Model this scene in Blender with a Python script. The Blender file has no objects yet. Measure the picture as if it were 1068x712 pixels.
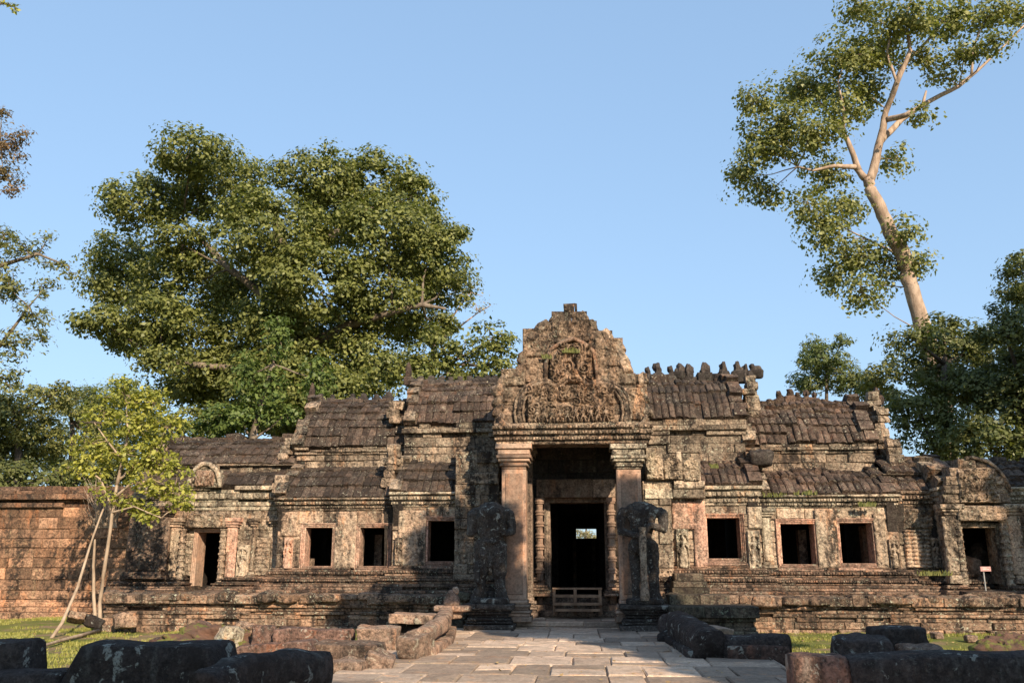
import bpy, bmesh, math, random
import numpy as np
from mathutils import Vector, Matrix, Euler, noise
R = math.radians
C = bpy.context.scene.collection
SC = bpy.context.scene

# ------------------------------------------------------------------ camera
EYE = Vector((0.37, 0.0, 1.65)); PITCH = R(13.98); YAW = R(4.5); FPX = 900.0
cam = bpy.data.cameras.new("camera"); camo = bpy.data.objects.new("camera", cam); C.objects.link(camo)
cam.sensor_width = 36; cam.lens = 36 * FPX / 1068; cam.clip_end = 3000; cam.clip_start = 0.05
camo.location = EYE; camo.rotation_euler = (R(90) + PITCH, 0, YAW)
SC.camera = camo

# ------------------------------------------------------------------ light
SUN = Vector((-.55, 1.0, -.62)).normalized()
w = bpy.data.worlds.new("World"); SC.world = w; w.use_nodes = True
nt = w.node_tree; nt.nodes.clear()
sky = nt.nodes.new('ShaderNodeTexSky'); sky.sky_type = 'NISHITA'; sky.sun_disc = False
sky.sun_elevation = math.asin(-SUN.z); sky.sun_rotation = math.atan2(-SUN.x, -SUN.y)
sky.air_density = 1.25; sky.dust_density = 0.6; sky.ozone_density = 2.2; sky.altitude = 20
bg = nt.nodes.new('ShaderNodeBackground'); bg.inputs['Strength'].default_value = 0.13
wo = nt.nodes.new('ShaderNodeOutputWorld')
gm_ = nt.nodes.new('ShaderNodeGamma'); gm_.inputs[1].default_value = .38      # clear even tropical sky: flatter from zenith to horizon
ml_ = nt.nodes.new('ShaderNodeMix'); ml_.data_type = 'RGBA'; ml_.blend_type = 'MULTIPLY'; ml_.inputs[0].default_value = 1; ml_.inputs[7].default_value = (1.52, 1.99, 2.55, 1)
nt.links.new(sky.outputs[0], gm_.inputs[0]); nt.links.new(gm_.outputs[0], ml_.inputs[6]); nt.links.new(ml_.outputs[2], bg.inputs[0]); nt.links.new(bg.outputs[0], wo.inputs[0])
sl = bpy.data.lights.new("sun", 'SUN'); sl.energy = 5.0; sl.angle = R(0.5); sl.color = (1.0, 0.85, 0.65)
so = bpy.data.objects.new("sun", sl); C.objects.link(so)
so.rotation_euler = SUN.to_track_quat('-Z', 'Y').to_euler(); so.location = (12, -20, 20)
SC.view_settings.view_transform = 'Standard'; SC.view_settings.look = 'None'
SC.view_settings.exposure = 0.70; SC.view_settings.gamma = 1.0
SC.render.engine = 'CYCLES'
SC.cycles.max_bounces = 6; SC.cycles.diffuse_bounces = 2; SC.cycles.transparent_max_bounces = 4

# ------------------------------------------------------------------ layout helper: photo pixel on a vertical plane y=Y
_cp, _sp, _cy, _sy = math.cos(PITCH), math.sin(PITCH), math.cos(YAW), math.sin(YAW)
def W(px, py, Y):
    u = (px - 534) / FPX; v = -(py - 356) / FPX
    fwd = _cp - v * _sp; up = _sp + v * _cp
    dx = u * _cy - fwd * _sy; dy = u * _sy + fwd * _cy
    t = Y / dy
    return Vector((EYE.x + dx * t, Y, EYE.z + up * t))
def X(px, Y, py=560): return W(px, py, Y).x
def Z(py, Y, px=600): return W(px, py, Y).z
def G(px, py, z=0.0):       # point on level z
    u = (px - 534) / FPX; v = -(py - 356) / FPX
    fwd = _cp - v * _sp; up = _sp + v * _cp
    dx = u * _cy - fwd * _sy; dy = u * _sy + fwd * _cy
    t = (z - EYE.z) / up
    return Vector((EYE.x + dx * t, dy * t, z))
def S(Y): return (Y * _cp + 0.3) / FPX      # metres per pixel near depth Y

# ------------------------------------------------------------------ materials
def newmat(name):
    m = bpy.data.materials.new(name); m.use_nodes = True
    n = m.node_tree; n.nodes.clear()
    out = n.nodes.new('ShaderNodeOutputMaterial'); b = n.nodes.new('ShaderNodeBsdfPrincipled')
    n.links.new(b.outputs[0], out.inputs[0]); b.inputs['Roughness'].default_value = .9
    b.inputs['Specular IOR Level'].default_value = .2
    return m, n, b, out
class NG:
    def __init__(s, n): s.n = n; s.pos = n.nodes.new('ShaderNodeTexCoord').outputs['Object']
    def L(s, a, b): s.n.links.new(a, b)
    def mapped(s, sc, off=(0, 0, 0)):
        m = s.n.nodes.new('ShaderNodeMapping'); m.inputs['Scale'].default_value = sc; m.inputs['Location'].default_value = off
        s.L(s.pos, m.inputs[0]); return m.outputs[0]
    def noise(s, sc, det=4, rough=.6, vec=None, dist=0.):
        t = s.n.nodes.new('ShaderNodeTexNoise'); t.inputs['Scale'].default_value = sc
        t.inputs['Detail'].default_value = det; t.inputs['Roughness'].default_value = rough; t.inputs['Distortion'].default_value = dist
        s.L(vec or s.pos, t.inputs['Vector']); return t.outputs['Fac']
    def vor(s, sc, feat='F1', vec=None, rnd=1.):
        t = s.n.nodes.new('ShaderNodeTexVoronoi'); t.feature = feat; t.inputs['Scale'].default_value = sc
        t.inputs['Randomness'].default_value = rnd
        s.L(vec or s.pos, t.inputs['Vector']); return t.outputs['Distance']
    def ramp(s, f, a, b, lo=0., hi=1.):
        t = s.n.nodes.new('ShaderNodeMapRange'); t.interpolation_type = 'SMOOTHSTEP'
        t.inputs['From Min'].default_value = a; t.inputs['From Max'].default_value = b
        t.inputs['To Min'].default_value = lo; t.inputs['To Max'].default_value = hi
        s.L(f, t.inputs['Value']); return t.outputs[0]
    def mix(s, f, a, b, mode='MIX'):
        t = s.n.nodes.new('ShaderNodeMix'); t.data_type = 'RGBA'; t.blend_type = mode
        for v, i in ((f, 0), (a, 6), (b, 7)):
            if hasattr(v, 'is_linked') or hasattr(v, 'links'): s.L(v, t.inputs[i])
            elif isinstance(v, (tuple, list)): t.inputs[i].default_value = (*v, 1)
            else: t.inputs[i].default_value = v
        return t.outputs[2]
    def m(s, op, a, b=0., c=0.):
        t = s.n.nodes.new('ShaderNodeMath'); t.operation = op
        for i, v in enumerate((a, b, c)):
            if hasattr(v, 'links'): s.L(v, t.inputs[i])
            else: t.inputs[i].default_value = v
        return t.outputs[0]
    def attr(s, nm='blk'):
        t = s.n.nodes.new('ShaderNodeAttribute'); t.attribute_name = nm; return t.outputs['Fac']
    def bump(s, h, strength, dist, prev=None):
        t = s.n.nodes.new('ShaderNodeBump'); t.inputs['Strength'].default_value = strength; t.inputs['Distance'].default_value = dist
        s.L(h, t.inputs['Height'])
        if prev: s.L(prev, t.inputs['Normal'])
        return t.outputs[0]

def stone(name, c1, c2, c3, stain=.5, lichen=.5, lcol=(.50, .49, .36), dark=(.03, .022, .018), carve=0., bump=1., seed=0., cell=0., blot=0., soft=False):
    m, n, b, out = newmat(name); g = NG(n); o = (seed, seed * 1.7, seed * .6)
    P = g.mapped((1, 1, 1), o); V = g.mapped((1.6, 1.6, .35), o)
    P0 = P; vo = n.nodes.new('ShaderNodeVectorMath'); vo.operation = 'ADD'; at_ = n.nodes.new('ShaderNodeMath'); at_.operation = 'MULTIPLY'; g.L(g.attr(), at_.inputs[0]); at_.inputs[1].default_value = 23.
    g.L(P, vo.inputs[0]); g.L(at_.outputs[0], vo.inputs[1]); P = vo.outputs[0]
    big = g.noise(.55, 3, .6, P0); med = g.noise(3.1, 5, .65, P); fin = g.noise(19, 6, .7, P); vf = g.noise(60, 3, .7, P)
    col = g.mix(g.ramp(big, .38, .62), c1, c2)
    col = g.mix(g.ramp(g.attr(), .15, .95, 0., .75), col, c3)
    col = g.mix(g.ramp(med, .35, .7, 0., .6), col, c2)
    # rust-pink and grey-green weathering runs
    V2 = g.mapped((2.2, 2.2, .5), (seed + 4, seed, 2)); sk = g.noise(1.3, 5, .7, V2)
    col = g.mix(g.ramp(sk, .55, .68, 0, .55), col, g.mix(1., c1, (1.35, 1.0, .72), 'MULTIPLY'))
    col = g.mix(g.ramp(sk, .45, .30, 0, .5), col, tuple(a * .55 + b * .35 for a, b in zip(c2, lcol)))
    # value variation
    vv = g.m('MULTIPLY', g.ramp(g.m('ADD', g.m('MULTIPLY', fin, .6), g.m('MULTIPLY', g.noise(6, 5, .65, P), .4)), .36, .64, .72 if soft else .42, 1.2 if soft else 1.5), g.m('ADD', g.m('MULTIPLY', g.ramp(g.m('FRACT', g.m('MULTIPLY', g.attr(), 7.3)), .0, 1.), .65), .55))
    vv = g.m('MULTIPLY', vv, g.ramp(vf, .3, .7, .85, 1.15))
    vc = n.nodes.new('ShaderNodeVectorMath'); vc.operation = 'SCALE'; g.L(col, vc.inputs[0]); g.L(vv, vc.inputs['Scale']); col = vc.outputs[0]
    # dark algae streaks and patches
    st = g.m('MULTIPLY', g.ramp(g.noise(1.5, 5, .65, V), .44, .66), g.ramp(g.noise(7, 5, .7, P), .34, .58))
    st = g.m('MULTIPLY', st, stain * 2.0)
    st2 = g.ramp(g.noise(11, 6, .8, P), .53, .62, 0, stain * 1.2)
    stt = g.m('MINIMUM', g.m('ADD', st, st2), .93)
    col = g.mix(stt, col, dark)
    # lichen crust
    l1 = g.ramp(g.noise(13, 6, .75, P, .3), .575, .63); l2 = g.ramp(g.noise(1.1, 3, .6, P0), .45, .6)
    l3 = g.m('MULTIPLY', g.ramp(g.noise(26, 4, .75, P), .58, .63), g.ramp(g.noise(2.6, 3, .6, P), .40, .62))
    lt = g.m('MINIMUM', g.m('ADD', g.m('MULTIPLY', g.m('MULTIPLY', l1, l2), lichen * 1.3), g.m('MULTIPLY', l3, lichen * .9)), .9)
    col = g.mix(lt, col, lcol)
    if blot:
        bl = g.m('MULTIPLY', g.ramp(g.noise(4.5, 5, .62, P, .6), .60, .64), g.ramp(g.noise(34, 3, .7, P), .30, .52))
        col = g.mix(g.m('MULTIPLY', bl, blot), col, lcol)
    g.L(col, b.inputs['Base Color'])
    nrm = g.bump(med, .6 * bump, .09)
    nrm = g.bump(fin, 1. * bump, .045, nrm)
    nrm = g.bump(vf, .5 * bump, .008, nrm)
    if carve:
        cv = g.ramp(g.vor(8, 'SMOOTH_F1', P), .25, .6); cv2 = g.noise(15, 3, .6, P, 1.6)
        nrm = g.bump(g.m('ADD', cv, cv2), carve, .05, nrm)
    if cell:
        nrm = g.bump(g.ramp(g.vor(24, 'F1', P), .1, .5), cell, .02, nrm)
    g.L(nrm, b.inputs['Normal'])
    return m

M = {}
M['wall'] = stone('sandstone_wall', (.52, .33, .22), (.43, .325, .23), (.31, .23, .165), .6, .8, carve=.35)
M['wallcarve'] = stone('carved_sandstone', (.50, .32, .21), (.41, .305, .215), (.28, .21, .15), .62, .7, carve=1., seed=3)
M['pale'] = stone('pale_lichen_sandstone', (.56, .40, .28), (.48, .395, .285), (.33, .26, .19), .58, 1., lcol=(.52, .51, .38), carve=.35, seed=9)
M['upper'] = stone('grimy_upper_sandstone', (.36, .245, .165), (.28, .215, .155), (.22, .165, .12), .78, .85, lcol=(.52, .49, .36), carve=.5, seed=61)
M['ped'] = stone('pediment_sandstone', (.40, .25, .16), (.29, .205, .14), (.23, .16, .115), .72, .5, carve=.8, seed=63)
M['pink'] = stone('pink_sandstone', (.54, .285, .20), (.44, .28, .20), (.36, .23, .165), .42, .5, carve=.12, bump=.6, seed=5)
M['pillar'] = stone('tan_pillar_sandstone', (.47, .27, .175), (.33, .235, .17), (.38, .235, .165), .28, .06, bump=.3, seed=13, soft=True)
M['roof'] = stone('dark_roof_stone', (.095, .062, .045), (.065, .047, .036), (.135, .09, .065), .55, .55, lcol=(.40, .36, .27), seed=7)
M['roofred'] = stone('brown_roof_stone', (.135, .082, .058), (.085, .058, .044), (.185, .12, .085), .5, .65, lcol=(.44, .39, .28), seed=17)
M['crest'] = stone('blackened_crest_stone', (.07, .055, .048), (.05, .042, .038), (.10, .08, .065), .5, .25, lcol=(.3, .29, .22), seed=27)
M['base'] = stone('plinth_stone', (.27, .155, .10), (.17, .115, .082), (.31, .19, .125), .8, .5, carve=.3, seed=19)
M['terrace'] = stone('terrace_stone', (.38, .225, .14), (.26, .17, .115), (.18, .125, .09), .85, .8, seed=21)
M['laterite'] = stone('orange_laterite', (.46, .235, .13), (.36, .205, .125), (.28, .165, .105), .55, .4, lcol=(.5, .38, .22), seed=23, cell=.5)
M['ltop'] = stone('weathered_laterite_coping', (.24, .125, .075), (.17, .10, .065), (.30, .16, .09), .6, .25, lcol=(.42, .33, .22), seed=24, cell=.4)
M['statue'] = stone('statue_stone', (.075, .06, .05), (.05, .042, .037), (.09, .07, .055), .6, .4, lcol=(.42, .41, .35), seed=31, blot=.6)  # blackened stone, base colour taken darker still to deepen its shade
M['statuebrown'] = stone('brown_statue_stone', (.14, .082, .058), (.08, .058, .046), (.12, .08, .06), .6, .4, lcol=(.46, .45, .38), seed=33, blot=.5)
M['rubble'] = stone('rubble_sandstone', (.33, .20, .135), (.25, .165, .12), (.38, .25, .17), .45, .35, lcol=(.50, .46, .34), seed=37, blot=.45)
M['rubbledark'] = stone('dark_rubble_stone', (.055, .04, .034), (.038, .031, .028), (.07, .05, .042), .5, .12, lcol=(.30, .30, .26), seed=39, blot=.8)  # base colour darkened to deepen the shade on the foreground blocks
M['rubblered'] = stone('red_brown_rubble', (.22, .11, .075), (.15, .09, .068), (.18, .10, .075), .5, .22, lcol=(.5, .47, .38), seed=41, blot=.5)
M['paving'] = stone('paving_sandstone', (.50, .36, .265), (.40, .30, .225), (.53, .38, .27), .2, .06, dark=(.14, .10, .075), bump=.4, seed=43, soft=True)
M['inner'] = stone('shade_darkened_inner_stone', (.045, .034, .027), (.035, .028, .023), (.055, .042, .033), .5, .08, seed=47)  # darkness of the shaded interior is put into the base colour
M['innerpale'] = stone('inner_pillar_stone', (.26, .17, .12), (.20, .15, .11), (.3, .2, .14), .5, .15, seed=48)
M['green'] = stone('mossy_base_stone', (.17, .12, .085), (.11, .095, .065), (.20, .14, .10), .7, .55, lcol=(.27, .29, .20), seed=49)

def leafmat(name, a, b_, c, trans=.3):
    m, n, b, out = newmat(name); g = NG(n)
    col = g.mix(g.ramp(g.attr(), 0, 1), a, b_)
    col = g.mix(g.ramp(g.noise(.5, 3, .6), .42, .64, 0, .7), col, c)
    g.L(col, b.inputs['Base Color']); b.inputs['Roughness'].default_value = .5; b.inputs['Specular IOR Level'].default_value = .35
    tr = n.nodes.new('ShaderNodeBsdfTranslucent'); g.L(g.mix(1., col, (1.2, 1.35, .5), 'MULTIPLY'), tr.inputs[0])
    mx = n.nodes.new('ShaderNodeMixShader'); mx.inputs[0].default_value = trans
    g.L(b.outputs[0], mx.inputs[1]); g.L(tr.outputs[0], mx.inputs[2]); g.L(mx.outputs[0], out.inputs[0])
    return m
M['ficus'] = leafmat('fig_leaf', (.07, .088, .022), (.25, .25, .072), (.175, .18, .05))
M['vine'] = leafmat('vine_leaf', (.05, .085, .02), (.17, .21, .05), (.11, .145, .035))
M['tall'] = leafmat('tall_tree_leaf', (.10, .12, .034), (.30, .285, .095), (.22, .215, .07))
M['darkleaf'] = leafmat('dark_bush_leaf', (.055, .07, .022), (.19, .19, .065), (.125, .135, .04))
M['feather'] = leafmat('feathery_leaf', (.09, .12, .04), (.20, .20, .07), (.12, .15, .05))
M['young'] = leafmat('young_tree_leaf', (.17, .18, .03), (.42, .39, .075), (.26, .27, .05), .32)
M['olive'] = leafmat('olive_leaf', (.08, .10, .03), (.25, .235, .075), (.17, .17, .05))
M['red'] = leafmat('russet_leaf', (.12, .08, .04), (.26, .15, .07), (.14, .12, .05))
M['pale_leaf'] = leafmat('pale_dry_leaf', (.22, .19, .09), (.36, .30, .17), (.28, .25, .13))
def barkmat(name, a, b_):
    m, n, b, out = newmat(name); g = NG(n); V = g.mapped((1, 1, .3))
    f = g.noise(4, 6, .7, V)
    g.L(g.mix(g.ramp(f, .35, .65), a, b_), b.inputs['Base Color'])
    g.L(g.bump(g.noise(14, 6, .7, V), .7, .03), b.inputs['Normal']); return m
M['bark'] = barkmat('grey_brown_bark', (.10, .075, .055), (.22, .17, .125))
M['palebark'] = barkmat('pale_smooth_bark', (.24, .165, .115), (.44, .32, .235))
M['darkbark'] = barkmat('dark_bark', (.06, .045, .035), (.13, .10, .08))
M['sapling'] = barkmat('sapling_bark', (.24, .17, .115), (.44, .33, .235))
M['wood'] = barkmat('weathered_wood', (.16, .10, .065), (.30, .19, .12))
def plain(name, c, rough=.7, nz=.15):
    m, n, b, out = newmat(name); g = NG(n)
    g.L(g.mix(g.ramp(g.noise(9, 5, .7), .35, .7, 0, nz * 3), c, tuple(x * .45 for x in c)), b.inputs['Base Color'])
    g.L(g.bump(g.noise(30, 4), .3, .01), b.inputs['Normal'])
    b.inputs['Roughness'].default_value = rough; return m
M['signpink'] = plain('faded_sign_paint', (.50, .27, .24)); M['signpost'] = plain('sign_post_paint', (.30, .29, .27))
M['signtext'] = plain('sign_lettering', (.72, .66, .58))
# grass ground: soil showing between turf
m, n, b, out = newmat('grass_ground'); g = NG(n)
c_ = g.mix(g.ramp(g.noise(1.2, 5, .65), .35, .65), (.13, .16, .03), (.20, .195, .045))
c_ = g.mix(g.ramp(g.noise(7, 5, .7), .50, .68, 0, .8), c_, (.24, .15, .085))
c_ = g.mix(g.ramp(g.noise(.55, 4, .6), .50, .60, 0, .9), c_, (.29, .19, .115))
g.L(c_, b.inputs['Base Color']); g.L(g.bump(g.noise(26, 6, .8), 1., .05), b.inputs['Normal']); M['ground'] = m
M['grass'] = leafmat('grass_blade', (.17, .18, .03), (.42, .37, .11), (.27, .26, .06), .25)
M['litter'] = leafmat('fallen_leaf', (.25, .15, .06), (.45, .30, .12), (.3, .2, .09), .1)
m, n, b, out = newmat('earth_mound'); g = NG(n)
c_ = g.mix(g.ramp(g.noise(3, 6, .7), .35, .65), (.20, .105, .07), (.13, .08, .055))
c_ = g.mix(g.ramp(g.noise(4, 6, .75), .50, .58, 0, .85), c_, (.19, .20, .045))
g.L(c_, b.inputs['Base Color']); g.L(g.bump(g.noise(12, 6, .8), 1., .08), b.inputs['Normal']); M['earth'] = m
# ------------------------------------------------------------------ mesh building
class MB:
    def __init__(s, seed=1): s.v = []; s.f = []; s.t = []; s.r = random.Random(seed)
    def add(s, vs, fs, tint=None):
        o = len(s.v); s.v += [tuple(v) for v in vs]; s.f += [tuple(i + o for i in f) for f in fs]
        t = s.r.random() if tint is None else tint; s.t += [t] * len(vs)
    def cbox(s, x0, x1, y0, y1, z0, z1, up=False, bev=.014, jit=.006, tint=None, taper=0.):
        r = s.r; J = lambda: r.uniform(-jit, jit)
        bv = min(bev * r.uniform(.6, 1.6), (x1 - x0) * .3, (z1 - z0) * .3 if not up else (y1 - y0) * .3)
        if not up:
            ring = lambda y, i: [(x0 + i + J(), y, z0 + i + J()), (x1 - i + J(), y, z0 + i + J()), (x1 - i + J(), y, z1 - i + J()), (x0 + i + J(), y, z1 - i + J())]
            vs = ring(y1, 0) + ring(y0 + bv, 0) + [(a, y + J(), c) for a, y, c in ring(y0, bv)]
        else:
            ring = lambda z, i: [(x0 + i + J(), y0 + i + J(), z), (x0 + i + J(), y1 - i + J(), z), (x1 - i + J(), y1 - i + J(), z), (x1 - i + J(), y0 + i + J(), z)]
            vs = ring(z0, 0) + ring(z1 - bv, 0) + [(a, y, z + J()) for a, y, z in ring(z1, bv)]
        fs = [(3, 2, 1, 0), (8, 9, 10, 11)]
        for k in (0, 4):
            for i in range(4): j = (i + 1) % 4; fs.append((k + i, k + j, k + 4 + j, k + 4 + i))
        s.add(vs, fs, tint)
    def prism(s, poly, y0, y1, tint=None):        # poly of (x,z), thick in y
        n = len(poly); vs = [(x, y0, z) for x, z in poly] + [(x, y1, z) for x, z in poly]
        fs = [tuple(range(n)), tuple(range(2 * n - 1, n - 1, -1))] + [(i, i + n, (i + 1) % n + n, (i + 1) % n) for i in range(n)]
        s.add(vs, fs, tint)
    def tube(s, pts, rad, n=8, tint=None, k=2.0, asp=1.0, jit=0.):
        pts = [Vector(p) for p in pts]; m = len(pts)
        if not hasattr(rad, '__len__'): rad = [rad] * m
        vs = []; up0 = Vector((0, 0, 1))
        for i, p in enumerate(pts):
            d = (pts[min(i + 1, m - 1)] - pts[max(i - 1, 0)]).normalized()
            a = d.cross(up0)
            if a.length < .05: a = d.cross(Vector((0, 1, 0)))
            a.normalize(); b = a.cross(d)
            for q in range(n):
                th = 2 * math.pi * q / n; c, sn = math.cos(th), math.sin(th)
                sc = 1.0 / ((abs(c) ** k + abs(sn) ** k) ** (1 / k))
                rr = rad[i] * sc * (1 + s.r.uniform(-jit, jit))
                vs.append(p + a * (c * rr * asp) + b * (sn * rr))
        fs = [tuple(range(n - 1, -1, -1)), tuple((m - 1) * n + i for i in range(n))]
        for i in range(m - 1):
            for q in range(n): fs.append((i * n + q, i * n + (q + 1) % n, (i + 1) * n + (q + 1) % n, (i + 1) * n + q))
        s.add(vs, fs, tint)
    def capsule(s, a, b, ra, rb, n=14, tint=.5):
        a = Vector(a); b = Vector(b); d = (b - a); L = d.length; d = d.normalized() if L > 1e-6 else Vector((0, 0, 1))
        pts = []; rr = []
        for k in range(5): th = math.pi / 2 * (1 - k / 5); pts.append(a - d * ra * math.sin(th)); rr.append(max(ra * math.cos(th), .002))
        pts += [a, b]; rr += [ra, rb]
        for k in range(1, 6): th = math.pi / 2 * k / 5; pts.append(b + d * rb * math.sin(th)); rr.append(max(rb * math.cos(th), .002))
        s.tube(pts, rr, n, tint)
    def ell(s, c, r, n=14, tint=.5):
        vs = []; fs = []; m = 9
        for i in range(m + 1):
            ph = math.pi * i / m
            for j in range(n): th = 2 * math.pi * j / n; vs.append((c[0] + r[0] * max(math.sin(ph), .01) * math.cos(th), c[1] + r[1] * max(math.sin(ph), .01) * math.sin(th), c[2] + r[2] * math.cos(ph)))
        for i in range(m):
            for j in range(n): fs.append((i * n + j, (i + 1) * n + j, (i + 1) * n + (j + 1) % n, i * n + (j + 1) % n))
        fs.append(tuple(range(n))); fs.append(tuple(m * n + n - 1 - j for j in range(n)))
        s.add(vs, fs, tint)
    def lathe(s, c, prof, n=12, tint=.5):          # prof list of (r,z)
        s.tube([(c[0], c[1], c[2] + z) for r, z in prof], [max(r, .002) for r, z in prof], n, tint)
    def hfield(s, P, fn, nx, nz, depth, tint=.5, mask=None):
        # P(u,v)->Vector on panel plane, relief pushed to -y by fn(u,v) (array)
        U, Vv = np.meshgrid(np.linspace(0, 1, nx), np.linspace(0, 1, nz)); H = fn(U, Vv)
        vs = []
        for j in range(nz):
            for i in range(nx):
                p = P(U[j, i], Vv[j, i]); vs.append((p[0], p[1] - H[j, i] * depth, p[2]))
        fs = []
        for j in range(nz - 1):
            for i in range(nx - 1):
                if mask is not None and not mask((U[j, i] + U[j, i + 1]) / 2, (Vv[j, i] + Vv[j + 1, i]) / 2): continue
                a = j * nx + i; fs.append((a, a + 1, a + nx + 1, a + nx))
        s.add(vs, fs, tint)
    def build(s, name, mat, parent=None, smooth=False, origin=None):
        me = bpy.data.meshes.new(name)
        me.from_pydata(s.v, [], s.f); me.update()
        at = me.attributes.new('blk', 'FLOAT', 'POINT'); at.data.foreach_set('value', s.t)
        me.materials.append(mat)
        if smooth: me.polygons.foreach_set('use_smooth', [True] * len(me.polygons))
        return link(name, me, parent, origin)
def link(name, me, parent=None, origin=None):
    o = bpy.data.objects.new(name, me); C.objects.link(o)
    if parent: o.parent = parent; o.matrix_parent_inverse = Matrix.Identity(4)
    if parent:
        loc = parent_world(parent); o.location = -loc if loc.length else (0, 0, 0)
    return o
def parent_world(o):
    l = Vector((0, 0, 0))
    while o: l = l + o.location; o = o.parent
    return l
def tag(o, label=None, cat=None, group=None, kind=None):
    if label: o['label'] = label
    if cat: o['category'] = cat
    if group: o['group'] = group
    if kind: o['kind'] = kind
    return o
def thing(name, loc, label, cat, group=None):
    o = bpy.data.objects.new(name, None); C.objects.link(o); o.location = loc; o.empty_display_size = .3
    return tag(o, label, cat, group)
def remeshed(mb, name, mat, voxel, parent=None, smooth_it=4, amp=.012, nsc=6., tint=.5, loc=None):
    o = mb.build(name + '_tmp', mat)
    md = o.modifiers.new('r', 'REMESH'); md.mode = 'VOXEL'; md.voxel_size = voxel; md.use_smooth_shade = True
    ms = o.modifiers.new('s', 'SMOOTH'); ms.iterations = smooth_it; ms.factor = .5
    dg = bpy.context.evaluated_depsgraph_get(); dg.update()
    me = bpy.data.meshes.new_from_object(o.evaluated_get(dg)); old = o.data
    bpy.data.objects.remove(o); bpy.data.meshes.remove(old)
    me.name = name
    me.materials.clear(); me.materials.append(mat)
    for v in me.vertices:
        p = v.co; q = p * nsc
        v.co = p + v.normal * (noise.noise(q) * amp + noise.noise(q * 2.7) * amp * .5)
    if 'blk' in me.attributes: me.attributes.remove(me.attributes['blk'])
    at = me.attributes.new('blk', 'FLOAT', 'POINT'); at.data.foreach_set('value', [tint] * len(me.vertices))
    me.polygons.foreach_set('use_smooth', [True] * len(me.polygons))
    return link(name, me, parent)

def sub(intervals, a, b):
    res = []
    for x0, x1 in intervals:
        if b <= x0 or a >= x1: res.append((x0, x1)); continue
        if a > x0 + .02: res.append((x0, a))
        if b < x1 - .02: res.append((b, x1))
    return res
def courses(z0, z1, h, r, cuts=()):
    zs = sorted([z0, z1] + [c for c in cuts if z0 < c < z1]); out = []
    for a, b in zip(zs, zs[1:]):
        n = max(1, round((b - a) / h)); e = [a + (b - a) * i / n for i in range(n + 1)]
        for i in range(1, n): e[i] += r.uniform(-.12, .12) * h
        out += list(zip(e, e[1:]))
    return out
def masonry(mb, x0, x1, z0, z1, yf, holes=(), h=.32, bw=(.4, .95), depth=.35, jit=.014, miss=0., back=True, bev=.014, top=None):
    r = mb.r; cuts = [q for H in holes for q in (H[2], H[3])]
    for a, b in courses(z0, z1, h, r, cuts):
        iv = [(x0, x1)]
        for hx0, hx1, hz0, hz1 in holes:
            if a < hz1 - .01 and b > hz0 + .01: iv = sub(iv, hx0, hx1)
        for p, q in iv:
            x = p
            while x < q - .01:
                w_ = r.uniform(*bw); e = x + w_
                if q - e < bw[0] * .5: e = q
                if r.random() >= miss:
                    if top is None or (a + b) / 2 < top((x + e) / 2):
                        mb.cbox(x + .004, e - .004, yf + r.uniform(-jit, jit) * 1.5, yf + depth, a + .003, b - .003, bev=bev * 1.3, jit=.009)
                x = e
        if back:
            for p, q in iv: mb.cbox(p + .01, q - .01, yf + .05, yf + depth + .02, a - .001, b + .001, tint=.2, jit=0, bev=.001)
def band(mb, x0, x1, z0, z1, y, prof, bw=(.6, 1.3), depth=.3, jit=.012, dent=(), miss=0., ends=True):
    """prof: list of (fraction top, protrusion)"""
    r = mb.r; f0 = 0
    for k, (f1, pr) in enumerate(prof):
        a = z0 + (z1 - z0) * f0; b = z0 + (z1 - z0) * f1; f0 = f1
        ex = pr * .5 if ends else 0
        if k in dent:
            mb.cbox(x0 - ex, x1 + ex, y - pr + .035, y + depth, a, b, jit=0, bev=.002, tint=.3)
            x = x0 - ex; s = (b - a) * 1.0
            while x < x1 + ex:
                if r.random() > .12: mb.cbox(x, x + s * .82, y - pr - r.uniform(0, .012), y - pr + .06, a + .004, b - .004, bev=s * .22, jit=.005)
                x += s
            continue
        x = x0 - ex
        while x < x1 + ex - .01:
            e = x + r.uniform(*bw)
            if x1 + ex - e < bw[0] * .5: e = x1 + ex
            if r.random() >= miss: mb.cbox(x + .002, e - .002, y - pr + r.uniform(-jit, jit), y + depth, a, b - .001, bev=min(.016, (b - a) * .3), jit=.005)
            else: mb.cbox(x + .002, e - .002, y - pr + r.uniform(.1, .2), y + depth, a, b - .001, bev=.02, jit=.01)
            x = e
RIBK = [1.]
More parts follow.
